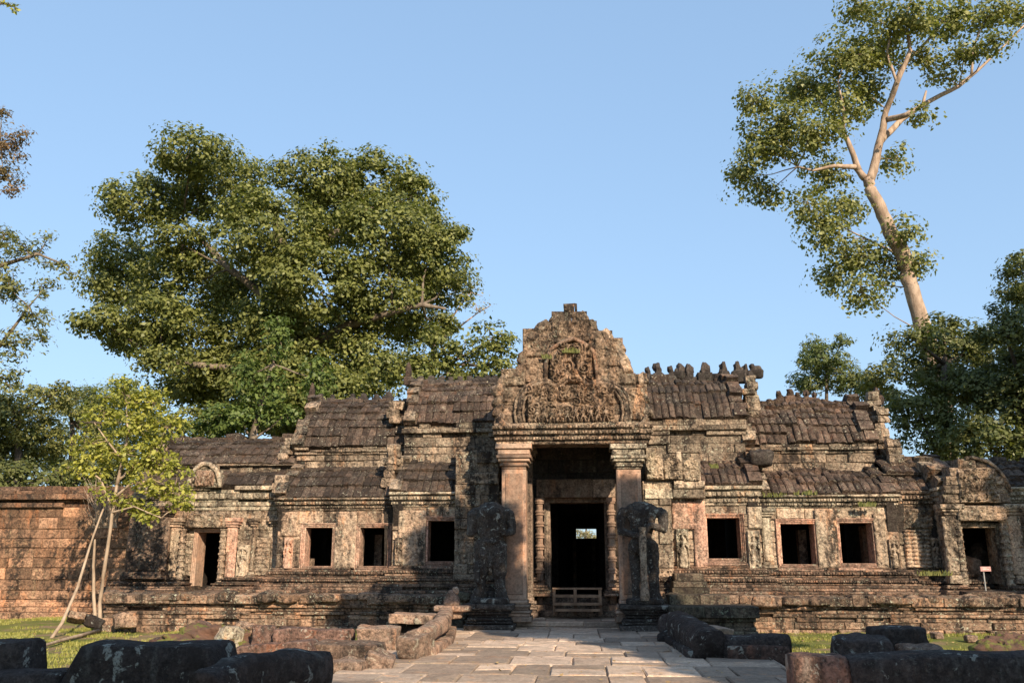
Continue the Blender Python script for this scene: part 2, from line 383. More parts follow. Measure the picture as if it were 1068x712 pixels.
def tileroof(mb, x0, x1, Y0, z0, Y1, z1, rows, rw, bulge=.16, jit=.02, miss=.02, thick=.13, shell=True, rib=.045, slump=0.):
    rib = rib * RIBK[0]
    r = mb.r
    L = math.hypot(Y1 - Y0, z1 - z0); ny, nz = -(z1 - z0) / L, (Y1 - Y0) / L
    pt = lambda t: (Y0 + (Y1 - Y0) * t + ny * bulge * 4 * t * (1 - t) * .5 * L, z0 + (z1 - z0) * t + nz * bulge * 4 * t * (1 - t) * .5 * L)
    P = [pt(i / rows) for i in range(rows + 1)]
    for i in range(rows):
        (ya, za), (yb, zb) = P[i], P[i + 1]; l = math.hypot(yb - ya, zb - za); n_y, n_z = -(zb - za) / l, (yb - ya) / l
        if shell: mb.add([(x0, ya - n_y * .03, za - n_z * .03), (x1, ya - n_y * .03, za - n_z * .03), (x1, yb - n_y * .03, zb - n_z * .03), (x0, yb - n_y * .03, zb - n_z * .03),
                (x0, ya - n_y * .25, za - n_z * .25), (x1, ya - n_y * .25, za - n_z * .25), (x1, yb - n_y * .25, zb - n_z * .25), (x0, yb - n_y * .25, zb - n_z * .25)],
                [(0, 1, 2, 3), (7, 6, 5, 4), (0, 4, 5, 1), (1, 5, 6, 2), (2, 6, 7, 3), (3, 7, 4, 0)], .2)
        x = x0 - (i % 2) * rw * 0.0; kshift = 0.
        grp = 0; gl = 0; goff = 0
        while x < x1 - rw * .3:
            if grp <= 0: grp = r.randint(2, 5); goff = r.uniform(-jit, jit); gt = r.random(); gdz = r.uniform(-jit, jit) * 1.6
            grp -= 1
            w_ = min(rw * r.uniform(.94, 1.04), x1 - x)
            if r.random() < miss: x += w_; continue
            o0 = goff + r.uniform(-.014, .014); th = thick * .5
            lo = .035 + r.uniform(0, .02)       # lower edge lifts over the row beneath
            xs = [x + .006, x + w_ * .22, x + w_ * .5, x + w_ * .78, x + w_ - .006]; hs = [0, rib * .8, rib, rib * .8, 0]
            vs = []
            for (yy, zz, ex) in ((ya, za, lo), (yb, zb, 0.)):
                for xx, hh in zip(xs, hs): h_ = hh + ex + o0; vs.append((xx, yy + n_y * h_, zz + n_z * h_ + gdz * .3))
            for (yy, zz) in ((ya, za), (yb, zb)):
                for xx in (xs[0], xs[-1]): vs.append((xx, yy - n_y * th, zz - n_z * th))
            fs = [(q, q + 1, q + 6, q + 5) for q in range(4)] + [(11, 10, 0), (10, 11, 4, 3, 2, 1, 0)][1:] + [(12, 5, 6, 7, 8, 9, 13), (10, 0, 5, 12), (4, 11, 13, 9), (11, 10, 12, 13)]
            vs = [(a_ + r.uniform(-.009, .009), b_ + r.uniform(-.007, .007), c_ + r.uniform(-.012, .012)) for a_, b_, c_ in vs]; mb.add(vs, fs, min(1, max(0, gt + r.uniform(-.35, .35))))
            x += w_
    return P
def gable_stones(mb, x, P, w_=.34, out=.14, r=None, size=.3):
    r = mb.r
    for i in range(len(P) - 1):
        (ya, za), (yb, zb) = P[i], P[i + 1]; L = math.hypot(yb - ya, zb - za); n_y, n_z = -(zb - za) / L, (yb - ya) / L
        k = max(1, round(L / size))
        for q in range(k):
            if r.random() < .12: continue
            t0, t1 = q / k, (q + 1) / k; o = out * r.uniform(.5, 1.5); dx = r.uniform(-.07, .07)
            y_0, z_0, y_1, z_1 = ya + (yb - ya) * t0, za + (zb - za) * t0, ya + (yb - ya) * t1, za + (zb - za) * t1
            a = (y_0 + n_y * o, z_0 + n_z * o + .01); b = (y_1 + n_y * o, z_1 + n_z * o - .01); c = (y_1 + .35, z_1 - .1); d = (y_0 + .35, z_0 - .2)
            J = lambda: r.uniform(-.02, .02)
            vs = [(xx + J() + dx, p[0] + J(), p[1] + J()) for xx in (x - w_ / 2, x + w_ / 2) for p in (a, b, c, d)]
            mb.add(vs, [(0, 1, 2, 3), (7, 6, 5, 4), (0, 4, 5, 1), (1, 5, 6, 2), (2, 6, 7, 3), (3, 7, 4, 0)])
def rockmesh(dim, seed, k=6., amp=.06, n=9, taper=(0, 0), rot=(0, 0, 0), nsc=1.6, mb=None, loc=(0, 0, 0), chip=.0):
    mb = mb or MB(seed); sd = Vector((seed * 3.3, seed * 1.9, seed * .7)); vs = []; fs = []; idx = {}
    E = Euler(rot).to_matrix(); m_ = min(dim)
    def vert(p):
        key = tuple(round(c, 4) for c in p)
        if key in idx: return idx[key]
        v = Vector(p); nn = (abs(v.x) ** k + abs(v.y) ** k + abs(v.z) ** k) ** (1 / k); v /= nn
        tz = (v.z + 1) / 2
        q = Vector((v.x * dim[0] / 2 * (1 - taper[0] * tz), v.y * dim[1] / 2 * (1 - taper[1] * tz), v.z * dim[2] / 2))
        d = noise.noise(q * nsc + sd) * amp * 1.4 + noise.noise(q * nsc * 3.1 + sd) * amp * .6 + noise.noise(q * nsc * 8 + sd) * amp * .22
        if chip: 
            c_ = noise.noise(q * nsc * 1.3 - sd); d -= max(0, c_ - .25) * chip
        q += q.normalized() * d
        idx[key] = len(vs); vs.append(E @ q + Vector(loc)); return idx[key]
    for ax in range(3):
        for sg in (-1, 1):
            for i in range(n):
                for j in range(n):
                    quad = []
                    for a, b in ((i, j), (i + 1, j), (i + 1, j + 1), (i, j + 1)):
                        p = [0, 0, 0]; p[ax] = sg; p[(ax + 1) % 3] = -1 + 2 * a / n; p[(ax + 2) % 3] = -1 + 2 * b / n; quad.append(vert(p))
                    fs.append(tuple(quad) if sg > 0 else tuple(quad[::-1]))
    mb.add(vs, fs, random.Random(seed).random()); return mb
# ------------------------------------------------------------------ vegetation
def leafmesh(name, P, N, size, mat, parent, seed=1, asp=.6, stretch=None):
    """one folded quad per leaf"""
    rg = np.random.default_rng(seed); n = len(P)
    N = N / np.linalg.norm(N, axis=1, keepdims=True)
    T = rg.normal(size=(n, 3)); T -= (T * N).sum(1, keepdims=True) * N; T /= np.linalg.norm(T, axis=1, keepdims=True)
    B = np.cross(N, T); s = size * rg.uniform(.45, 1.45, (n, 1))
    V = np.stack([P - T * s * .5, P + B * s * .5 * asp - N * s * .10, P + T * s * .5, P - B * s * .5 * asp - N * s * .10], 1).reshape(-1, 3)
    me = bpy.data.meshes.new(name); me.vertices.add(4 * n); me.loops.add(4 * n); me.polygons.add(n)
    me.vertices.foreach_set('co', V.astype(np.float32).ravel())
    me.loops.foreach_set('vertex_index', np.arange(4 * n, dtype=np.int32))
    me.polygons.foreach_set('loop_start', np.arange(0, 4 * n, 4, dtype=np.int32))
    at = me.attributes.new('blk', 'FLOAT', 'POINT'); at.data.foreach_set('value', np.repeat(rg.random(n), 4).astype(np.float32))
    me.materials.append(mat); me.update(calc_edges=True); me.validate()
    return link(name, me, parent)
def crownpts(lobes, dens, per, cr, seed, flat=.6, inner=.35, updown=.6):
    """lobes: list of (center, (rx,ry,rz)); returns leaf points, normals, clump centres by lobe"""
    rg = np.random.default_rng(seed); PP = []; NN = []; CC = []
    for c, rr in lobes:
        c = np.array(c); rr = np.array(rr)
        k = max(4, int(dens * (rr[0] * rr[2] + rr[0] * rr[1] + rr[1] * rr[2])))
        d = rg.normal(size=(k, 3)); d /= np.linalg.norm(d, axis=1, keepdims=True)
        rad = (inner + (1.08 - inner) * rg.random((k, 1)) ** .55)
        cl = c + d * rad * rr; CC.append((c, cl))
        size = cr * rg.uniform(.6, 1.5, (k, 1, 1)); m_ = per
        q = rg.normal(size=(k, m_, 3)); q /= np.linalg.norm(q, axis=2, keepdims=True); q *= rg.random((k, m_, 1)) ** .42 * rg.uniform(.8, 1.2, (k, 1, 1))
        off = q * size * np.array([1, 1, flat])
        P = (cl[:, None, :] + off).reshape(-1, 3)
        N = (q * .9 + d[:, None, :] * .45 + np.array([0, 0, updown]) + rg.normal(size=q.shape) * .5).reshape(-1, 3)
        keep = rg.random(len(P)) < .92
        PP.append(P[keep]); NN.append(N[keep])
    return np.concatenate(PP), np.concatenate(NN), CC
def tree(name, label, cat, base, trunk, lobes, mats, leaf=.2, dens=6, per=40, cr=.6, seed=1, group=None, twig=.02, flat=.6, tubes=(), limb=True, asp=.6, inner=.35, twigs=8, limbr=.09):
    root = thing(name, base, label, cat, group)
    mb = MB(seed); r = random.Random(seed)
    for pts, rad in [trunk] + list(tubes):
        P2 = []; R2 = []
        for i in range(len(pts) - 1):
            for q in range(4):
                t = q / 4; p = Vector(pts[i]).lerp(Vector(pts[i + 1]), t); rr = rad[i] + (rad[i + 1] - rad[i]) * t
                if i or q: p += Vector((noise.noise(p * 1.3), noise.noise(p * 1.3 + Vector((9, 0, 0))), 0)) * rr * .5
                P2.append(p); R2.append(rr)
        P2.append(Vector(pts[-1])); R2.append(rad[-1]); mb.tube(P2, R2, 9, .5, jit=.04)
    P, N, CC = crownpts(lobes, dens, per, cr, seed, flat, inner)
    nodes = [Vector(p) for pts, rad in [trunk] + list(tubes) for p in pts[1:]]
    for c, cl in CC:
        c = Vector(c)
        if limb:
            src = min(nodes, key=lambda q: (q - c).length + max(0, q.z - c.z) * 1.5)
            mid = src.lerp(c, .5) + Vector((r.uniform(-.2, .2), r.uniform(-.2, .2), -.1)) * (c - src).length * .25
            mb.tube([src, src.lerp(mid, .5) + Vector((0, 0, .02)), mid, mid.lerp(c, .5), c], [limbr, limbr * .85, limbr * .65, limbr * .5, limbr * .3], 6, .5)
        for q in cl[:twigs]:
            q = Vector(q); m1 = c.lerp(q, .5) + Vector((r.uniform(-1, 1), r.uniform(-1, 1), r.uniform(-.5, 1))) * (q - c).length * .12
            mb.tube([c, m1, q], [twig, twig * .7, twig * .35], 4, .5)
    mb.build('trunk', mats[0], root, smooth=True)
    leafmesh('crown', P, N, leaf, mats[1], root, seed, asp)
    return root
def LB(px, py, rx, ry, Y, dr=None, ydev=0):
    s = S(Y); c = W(px, py, Y + ydev); return (c, (rx * s, (dr if dr else (rx + ry) * .5) * s, ry * s))
# ================================================================== SETTING
mb = MB(3)
xs = [-600, -200, -80] + [-40 + i * .8 for i in range(101)] + [80, 200, 600]
ys = [-300, -80] + [-20 + i * .8 for i in range(56)] + [30, 40, 60, 100, 200, 600, 1500]
def gz(x, y):
    if not (-40 < x < 41 and -20 < y < 25): return -.12
    z = -.12 + noise.noise(Vector((x * .25, y * .25, 0))) * .09 + noise.noise(Vector((x * 1.1, y * 1.1, 3))) * .035
    if abs(x) < 3.8: z = min(z, -.12)
    return z
vs = [(x, y, gz(x, y)) for y in ys for x in xs]; nx_ = len(xs)
fs = [(j * nx_ + i, j * nx_ + i + 1, (j + 1) * nx_ + i + 1, (j + 1) * nx_ + i) for j in range(len(ys) - 1) for i in range(nx_ - 1)]
mb.add(vs, fs, .5); tag(mb.build('ground', M['ground'], smooth=True), kind='structure')

# paved causeway
mb = MB(11); r = mb.r
y = 2.0
while y < 21.4:
    dy = r.uniform(.7, 1.35)
    if y + dy > 21.0: dy = 21.45 - y
    hw0, hw1 = (-3.35, 3.45) if y < 17.2 else (-2.75, 2.55)
    x = hw0 + r.uniform(-.15, .1)
    while x < hw1:
        e = x + r.uniform(.5, 1.15)
        if hw1 - e < .3: e = hw1 + r.uniform(-.1, .1)
        z = r.uniform(-.008, .006)
        if dy > .95 and r.random() < .4:
            m_ = y + dy * r.uniform(.4, .6)
            mb.cbox(x + .008, e - .008, y + .008, m_ - .006, -.3, z, up=True, bev=.02, jit=.014)
            mb.cbox(x + .008, e - .008, m_ + .006, y + dy - .008, -.3, z + r.uniform(-.01, .01), up=True, bev=.02, jit=.014)
        else: mb.cbox(x + .008, e - .008, y + .008, y + dy - .008, -.3, z, up=True, bev=.018, jit=.012)
        x = e
    y += dy
mb.cbox(-3.3, 3.3, 2, 17.3, -.35, -.035, up=True, tint=.0, jit=0); mb.cbox(-2.6, 2.5, 17.3, 21.4, -.35, -.037, up=True, tint=.0, jit=0)
cw = mb.build('paved_causeway', M['paving']); tag(cw, kind='structure')

# ================================================================== TEMPLE
T = thing('temple_gatehouse', (0, 24, 0), 'ruined sandstone temple gatehouse with carved pediment over a pillared porch and low tiled wings', 'temple')
def frame_part(hole, Y, mat, wd=.12, pr=.05, wall=.5, seed=1, name='window', sill=True, shutter=None):
    x0, x1, z0, z1 = hole; mb = MB(seed)
    def ring(o, i, p, d, bev=.012):     # outer offset o, inner offset i
        mb.cbox(x0 - o, x0 - i, Y - p, Y + d, z0 - i, z1 + i, bev=bev, jit=.003, tint=.4)
        mb.cbox(x1 + i, x1 + o, Y - p, Y + d, z0 - i, z1 + i, bev=bev, jit=.003, tint=.45)
        mb.cbox(x0 - o, x1 + o, Y - p, Y + d, z1 + i, z1 + o, bev=bev, jit=.003, tint=.5)
        if sill: mb.cbox(x0 - o, x1 + o, Y - p, Y + d, z0 - o, z0 - i, bev=bev, jit=.003, tint=.55)
    ring(wd * .38, 0, pr * .35, wall); ring(wd * .7, wd * .38 + .001, pr * .75, .25); ring(wd, wd * .7 + .001, pr * 1.3, .2)
    fr = mb.build(name, mat, T)
    if sill:
        s2 = MB(seed + 50); s2.cbox(x0 - wd * 1.25, x1 + wd * 1.25, Y - pr * 2.1, Y + .1, z0 - wd - .07, z0 - wd - .001, bev=.02, jit=.006); s2.build('sill', mat, fr)
    return fr
def px_hole(a, b, c, d, Y): return (X(a, Y, (c + d) / 2), X(b, Y, (c + d) / 2), Z(d, Y, (a + b) / 2), Z(c, Y, (a + b) / 2))

CORN = [(.16, .03), (.34, .09), (.46, .055), (.70, .15), (.82, .11), (1.0, .20)]
PLIN = [(.10, .92), (.20, .86), (.30, .72), (.40, .66), (.50, .50), (.58, .56), (.66, .42), (.76, .24), (.86, .30), (.93, .16), (1., .10)]
def section(pl, pr_, Y, ct, cb, wb, pb, lr, uw, rg, wins=(), mats=('wall', 'roof', 'roof'), seed=1, up=True, holes=(), lrun=1.2, urun=1.5, rib=.2, jit=.02, miss=.02,
            winmat='pink', gl=True, gr=True, urows=7, lrows=4, xr=None, upmat=None, platez=.62, ruin=0.):
    m_ = (pl + pr_) / 2; x0, x1 = X(pl, Y), X(pr_, Y)
    zc1, zc0, zw, zp = Z(ct, Y, m_), Z(cb, Y, m_), Z(wb, Y, m_), .66
    hs = [px_hole(*w_, Y) for w_ in wins] + list(holes)
    big = [(h[0] - .1, h[1] + .1, h[2] - .1, h[3] + .1) for h in hs[:len(wins)]] + list(holes)
    mb = MB(seed); masonry(mb, x0, x1, zw, zc0, Y, big, h=.34, depth=.45); mb.build('wall', M[mats[0]], T)
    mb = MB(seed + 1); band(mb, x0, x1, zc0, zc1, Y, CORN, dent=(1, 3), miss=.03 + ruin); mb.build('cornice', M['pale' if seed % 2 else 'wallcarve'], T)
    mb = MB(seed + 2); iv = [(x0, x1)]
    for h in holes: iv = sub(iv, h[0] - .3, h[1] + .3)
    for a, b in iv:
        band(mb, a, b, zp, zw, Y, PLIN, bw=(.5, 1.5), dent=(5, 8), miss=.04, depth=.4)
        mb.build('plinth', M['base'], T); mb = MB(seed + 31)
    for i, h in enumerate(hs[:len(wins)]): frame_part(h, Y, M[winmat], seed=seed + 5 + i)
    Yu = Y + lrun; zl = Z(lr, Yu, m_)
    mb = MB(seed + 3); P1 = tileroof(mb, x0 + .02, x1 - .02, Y - .14, zc1 - .01, Yu, zl, lrows, rib, jit=jit, miss=miss)
    rl = mb.build('lower_roof', M[mats[1]], T)
    gml = MB(seed + 9); gmr = MB(seed + 10)
    if gl: gable_stones(gml, x0 + .12, P1)
    if gr: gable_stones(gmr, x1 - .12, P1)
    res = dict(x0=x0, x1=x1, Y=Y, zc=zc1, zw=zw, zl=zl)
    if up:
        zu = Z(uw, Yu, m_); Yr = Yu + urun; zr = Z(rg, Yr, m_)
        mb = MB(seed + 4); hgt = zu - zl
        masonry(mb, x0, x1, zl - .05, zl + hgt * .62, Yu, h=.24, jit=.03, depth=.5, miss=.03)
        band(mb, x0, x1, zl + hgt * .62, zu, Yu, [(.3, .06), (.6, .13), (1., .09)], bw=(.3, .8), miss=.1, jit=.03)
        mb.build('upper_wall', M[upmat or 'upper'], T)
        mb = MB(seed + 6); P2 = tileroof(mb, x0 + .02, x1 - .02, Yu - .1, zu - .01, Yr, zr, urows, rib, jit=jit * 1.3, miss=miss, bulge=.2)
        # rear slope and ridge course
        tileroof(mb, x0 + .02, x1 - .02, Yr + .3, zr, Yr + 2.2, zl + .3, 5, .5, bulge=-.12)
        x = x0
        while x < x1:
            e = min(x1, x + mb.r.uniform(.3, .6))
            if mb.r.random() > ruin: mb.cbox(x, e, Yr - .08, Yr + .36, zr - .12, zr + mb.r.choice([0, .03, .06, .1, .2]), jit=.03, bev=.04)
            x = e
        ro = mb.build('roof', M[mats[2]], T)
        if gl: gml.build('gable_coping', M['wallcarve'], T); gml = MB(seed + 41); gable_stones(gml, x0 + .1, P2, .36, .16)
        if gr: gmr.build('gable_coping', M['roofred'], T); gmr = MB(seed + 42); gable_stones(gmr, x1 - .1, P2, .36, .16)
        # end walls closing the vault
        ew = MB(seed + 7)
        for xx in (x0 + .02, x1 - .27):
            ew.add([(xx + d, yy, zz) for d in (0, .25) for yy, zz in ([(Y + .1, zw)] + [(a + .03, b - .03) for a, b in P1] + [(Yu + .05, zu)] + [(a + .03, b - .03) for a, b in P2] + [(Yr + .3, zr - .05), (Yr + 2.2, zl + .3), (Yr + 2.2, zw)])],
                   (lambda n: [tuple(range(n)), tuple(range(2 * n - 1, n - 1, -1))] + [(i, (i + 1) % n, (i + 1) % n + n, i + n) for i in range(n)])(len(P1) + len(P2) + 5))
        if seed != 160: ew.cbox(x0 + .3, x1 - .3, Yr + 1.0, Yr + 1.3, zw - .7, zr - .6, jit=0)      # rear wall of the room
        if seed != 160: ew.cbox(x0 + .3, x1 - .3, Y + .5, Yr + 1.0, zw - .5, zw - .35, jit=0)
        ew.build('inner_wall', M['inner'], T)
        res.update(Yu=Yu, Yr=Yr, zr=zr, zu=zu, roof=ro)
    if gl: gml.build('gable_coping', M['wallcarve'], T)
    if gr: gmr.build('gable_coping', M['roofred'], T)
    return res

# --- left outer door pavilion
RIBK[0] = .45
sB = section(138, 300, 24.6, 507, 532, 600, 620, 492, 484, 459, seed=101, mats=('wallcarve', 'roof', 'roof'), holes=[px_hole(204, 229, 553, 612, 24.6)], rib=.24, lrun=.5, urun=1.9, urows=6, lrows=2, ruin=.05, gr=False)
# --- left wing
sC = section(289, 411, 23.9, 519, 532, 592, 616, 487, 466, 418, wins=[(318, 346, 550, 590), (375, 404, 550, 590)], seed=120, mats=('wall', 'roof', 'roof'), rib=.21, ruin=.1)
# --- left inner wing
sD = section(409, 521, 23.5, 513, 528, 590, 615, 481, 441, 400, wins=[(446, 476, 543, 585)], seed=143, mats=('wall', 'roof', 'roofred'), rib=.2, urows=6, jit=.035, miss=.05, upmat='upper', gr=False)
# --- centre behind the porch
doorY = 24.0
hole = (X(570, doorY), X(634, doorY), -.2, Z(521, doorY))
sE = section(519, 676, doorY, 440, 452, 592, 613, 436, 430, 396, seed=160, mats=('inner', 'roof', 'roof'), holes=[hole], lrun=.4, urun=1.6, lrows=2, gl=False, gr=False)  # wall takes the darkened inner stone to imitate the porch shade
# --- right inner wing
RIBK[0] = 1.
sF = section(675, 793, 23.5, 507, 527, 590, 615, 481, 437, 397, wins=[(738, 772, 540, 582)], seed=181, mats=('wall', 'roofred', 'roof'), rib=.2, gl=False, jit=.03, urows=4)
# --- right wing
sG = section(791, 938, 23.7, 516, 529, 592, 616, 490, 462, 419, wins=[(815, 850, 546, 588), (877, 911, 545, 587)], seed=203, mats=('wall', 'roofred', 'roofred'), rib=.2, jit=.05, miss=.03, urows=7)
# --- right outer bay
sH = section(934, 1000, 23.8, 512, 528, 594, 617, 498, 494, 480, seed=222, mats=('wallcarve', 'roofred', 'roofred'), lrun=.4, urun=1.2, urows=4, lrows=2, rib=.24, jit=.05, gl=False)
# --- right door pavilion
sI = section(984, 1150, 23.35, 508, 524, 603, 622, 500, 497, 484, seed=241, mats=('wallcarve', 'roof', 'roof'), holes=[px_hole(1005, 1042, 548, 610, 23.2)], lrun=.4, urun=1.2, urows=4, lrows=2, rib=.24, gr=False)

# --- crest finials on the ridges
def finial(kind, seed):
    mb = MB(seed)
    if kind == 'leaf':   # flame-shaped crest stone
        rockmesh((.30, .26, .26), seed, k=7, amp=.05, n=5, mb=mb, loc=(0, 0, .05)); rockmesh((.27, .22, .36), seed + 1, k=9, amp=.10, n=7, nsc=3.5, rot=(0, (seed % 5 - 2) * .12, .4), taper=(.62, .3), mb=mb, loc=(0, 0, .24))
    elif kind == 'spike':
        rockmesh((.42, .4, .5), seed, k=5, amp=.03, n=5, mb=mb, loc=(0, 0, .2)); rockmesh((.42, .34, .8), seed + 1, k=3.2, amp=.04, n=6, taper=(.75, .5), mb=mb, loc=(0, 0, .78))
    else:
        rockmesh((.5, .32, .3), seed, k=5, amp=.05, n=5, mb=mb, loc=(0, 0, .08)); rockmesh((.28, .24, .22), seed + 1, k=3, amp=.05, n=5, mb=mb, loc=(.08, 0, .28))
    return mb
def put_finials(sec_, pts, kind, seed, mat):
    first = None
    for i, (px, sc) in enumerate(pts):
        x = X(px, sec_['Yr'], 395); ro = sec_['roof']; sc *= .85
        if i % 3 == 0 or first is None:
            o = finial(kind, seed + i).build('ridge_finial', M[mat], None, smooth=True); first = o
        else: o = first.copy(); C.objects.link(o)
        o.parent = ro; o.matrix_parent_inverse = Matrix.Identity(4)
        o.location = Vector((x, sec_['Yr'] + .12, sec_['zr'])) ; o.scale = (sc, sc, sc); o.rotation_euler = (0, 0, (i * 1.3) % .8 - .4)
        # vertices already in local space; roof object sits at -T.location under T
mb = MB(298); x = sF['x0']; r = mb.r
while x < sF['x1']: e = x + r.uniform(.3, .6); mb.cbox(x + .004, e, sF['Yr'] - .02 + r.uniform(-.03, .03), sF['Yr'] + .4, sF['zr'] - .05, sF['zr'] + r.uniform(.14, .26), jit=.02, bev=.04); x = e
mb.build('crest_wall', M['crest'], T)
sF['zr'] += .12
put_finials(sF, [(676, .9), (686, 1.2), (700, .95), (710, 1.1), (719, 1.05), (736, 1.15), (755, 1.2), (770, 1.2), (778, 1.0), (785, 1.1)], 'leaf', 300, 'crest')
put_finials(sF, [(706, 1.), (770, 1.), (788, 1.1)], 'stump', 310, 'crest')
put_finials(sG, [(813, 1.1), (824, 1.25), (832, .95), (841, 1.1), (849, .9), (914, 1.2)], 'leaf', 320, 'roofred')
put_finials(sC, [(325, .62)], 'spike', 330, 'roofred')
put_finials(sC, [(333, .8), (345, .7), (366, .75), (378, .7), (404, .8), (392, .6)], 'stump', 340, 'crest')
put_finials(sD, [(425, .72)], 'spike', 350, 'roofred')
put_finials(sD, [(436, .8), (447, .85), (458, .8), (468, .75), (478, .8), (488, .8), (497, .75), (506, .8), (514, .8)], 'stump', 360, 'crest')
# right end of the right wing: tall broken stack of coping
for (px, Yy, pyt, pyb) in ((919, 25.2, 432, 490), (912, 26.0, 412, 445), (934, 24.5, 462, 497), (783, 25.4, 398, 436), (784, 24.2, 480, 505), (411, 25.2, 420, 442), (409, 24.0, 470, 518), (292, 24.2, 496, 522), (300, 25.2, 462, 487)):
    mb = MB(int(px)); r = mb.r
    z = Z(pyb, Yy, px); zt = Z(pyt, Yy, px); x = X(px, Yy, (pyt + pyb) / 2)
    while z < zt:
        h = r.uniform(.16, .28); w_ = r.uniform(.14, .22)
        rockmesh((w_ * 2, .45, h), r.randint(1, 9999), k=14, amp=.05, n=5, rot=(r.uniform(-.1, .1), r.uniform(-.08, .08), r.uniform(-.3, .3)), mb=mb, loc=(x + r.uniform(-.08, .08), Yy + .1, z + h / 2)); z += h * .94
    mb.build('broken_coping', M['wallcarve'], T)
# dark-coloured lump standing in for the shadowed cavity between the right roofs
mb = MB(377); p = W(791, 479, 24.2); rockmesh((.6, .8, .4), 12, k=6, amp=.1, n=8, mb=mb, loc=p); tag(mb.build('cavity_shade_lump', M['crest'], T, smooth=True), label='dark rounded lump standing in for a shaded cavity between the roofs')

# --- relief carving functions
def spirals(U, V, ax, seed, n=40, rad=(.08, .2), turns=2.2):
    rg = np.random.default_rng(seed); H = np.zeros_like(U)
    for _ in range(n):
        cx, cy = rg.random() * ax, rg.random(); rr = rg.uniform(*rad); sg = rg.choice([-1, 1]); ph = rg.random() * 6.28
        dx = U * ax - cx; dy = V - cy; d = np.hypot(dx, dy); th = np.arctan2(dy, dx) * sg + ph
        h = (.5 + .5 * np.cos(turns * 6.28 * d / rr - th)) ** .6 * np.clip((rr - d) / rr * 3.5, 0, 1)
        H = np.maximum(H * (1 - .6 * np.clip((rr - d) / rr * 6, 0, 1)), h)
    return H
def cap2(U, V, a, b, ra, rb):
    ax_, ay = a; bx, by = b; dx, dy = bx - ax_, by - ay; L2 = dx * dx + dy * dy + 1e-9
    t = np.clip(((U - ax_) * dx + (V - ay) * dy) / L2, 0, 1); d = np.hypot(U - ax_ - t * dx, V - ay - t * dy); rr = ra + (rb - ra) * t
    return np.sqrt(np.clip(1 - (d / rr) ** 2, 0, 1))
def devata(U, V, w_h=.42):     # standing figure in an arched niche, U in 0..w_h
    x = U * w_h; m_ = w_h / 2; H = np.zeros_like(U)
    parts = [((m_, .74), (m_, .76), .055, .055), ((m_, .80), (m_, .90), .045, .008), ((m_, .58), (m_, .66), .06, .082), ((m_ - .07, .66), (m_ + .07, .66), .03, .03),
             ((m_, .54), (m_, .50), .055, .07), ((m_ - .03, .48), (m_ - .05, .08), .06, .075), ((m_ + .03, .48), (m_ + .05, .08), .06, .075), ((m_ - .06, .06), (m_ + .06, .06), .05, .05),
             ((m_ - .09, .66), (m_ - .125, .52), .024, .02), ((m_ - .125, .52), (m_ - .10, .40), .02, .018), ((m_ + .09, .66), (m_ + .12, .54), .024, .02), ((m_ + .12, .54), (m_ + .05, .62), .02, .018)]
    for a, b, ra, rb in parts: H = np.maximum(H, cap2(x, V, a, b, ra, rb))
    d = np.where(V > .72, np.hypot((x - m_) / .95, (V - .72) * 1.0) , np.abs(x - m_))
    arch = np.clip(1 - np.abs(d - m_ * .84) / .022, 0, 1) * .8
    outside = (d > m_ * .84).astype(float) * .65
    return np.maximum(np.maximum(H, arch), outside)
def figures(U, V, ax, seed, n=14):
    rg = np.random.default_rng(seed); H = np.zeros_like(U); x = U * ax
    for i in range(n):
        cx = (i + .5) / n * ax + rg.uniform(-.02, .02); s = rg.uniform(.8, 1.1) * .9; b = rg.uniform(0, .08)
        L = [((cx, b + .76 * s), (cx + .001, b + .8 * s), .09, .085), ((cx, b + .42 * s), (cx, b + .6 * s), .09, .11), ((cx - .08, b + .6 * s), (cx - .17, b + .38 * s), .045, .04), ((cx + .08, b + .6 * s), (cx + .16, b + .78 * s), .045, .04),
             ((cx - .04, b + .36 * s), (cx - .14, b + .05), .06, .045), ((cx + .04, b + .36 * s), (cx + .12, b + .05), .06, .045)]
        for a, b2, ra, rb in L: H = np.maximum(H, cap2(x, V, a, b2, ra, rb))
    return H
def panel(a, b, c, d, Y, kind, seed, depth, mat, res=.022, name='carving', parent=None, mask=None):
    x0, x1, z0, z1 = px_hole(a, b, c, d, Y); w_, h_ = x1 - x0, z1 - z0; ax = w_ / h_
    fn = {'scroll': lambda U, V: spirals(U, V, ax, seed, int(26 * ax + 14)),
          'devata': lambda U, V: devata(U, V, ax),
          'figs': lambda U, V: figures(U, V, ax, seed, max(2, int(ax * 2.6))),
          'colon': lambda U, V: (.55 + .45 * np.sin(V * 60) * (np.abs(np.sin(U * 3.1416 * 4)) > .4)) * np.abs(np.sin(U * 3.1416 * 4)) ** .5,
          'lattice': lambda U, V: .5 + .3 * np.cos(U * 6.28 * 3 + np.sin(V * 30)) * np.cos(V * 6.28 * 6) + .4 * spirals(U, V, ax, seed, 20, (.05, .1))}[kind]
    rg = np.random.default_rng(seed)
    def f2(U, V):
        H = fn(U, V); e = np.minimum(np.minimum(U, 1 - U) * w_, np.minimum(V, 1 - V) * h_)
        nz = np.array([[noise.noise(Vector((u * w_ * 7, v * h_ * 7, seed))) for u in U[0]] for v in V[:, 0]])
        return np.where(e <= 1e-6, -.6, H * (1 + .35 * nz) + .12 * nz)
    mb = MB(seed); mb.hfield(lambda u, v: (x0 + w_ * u, Y, z0 + h_ * v), f2, max(6, int(w_ / res)), max(6, int(h_ / res)), depth, mask=mask)
    return mb.build(name, mat, parent or T, smooth=True)

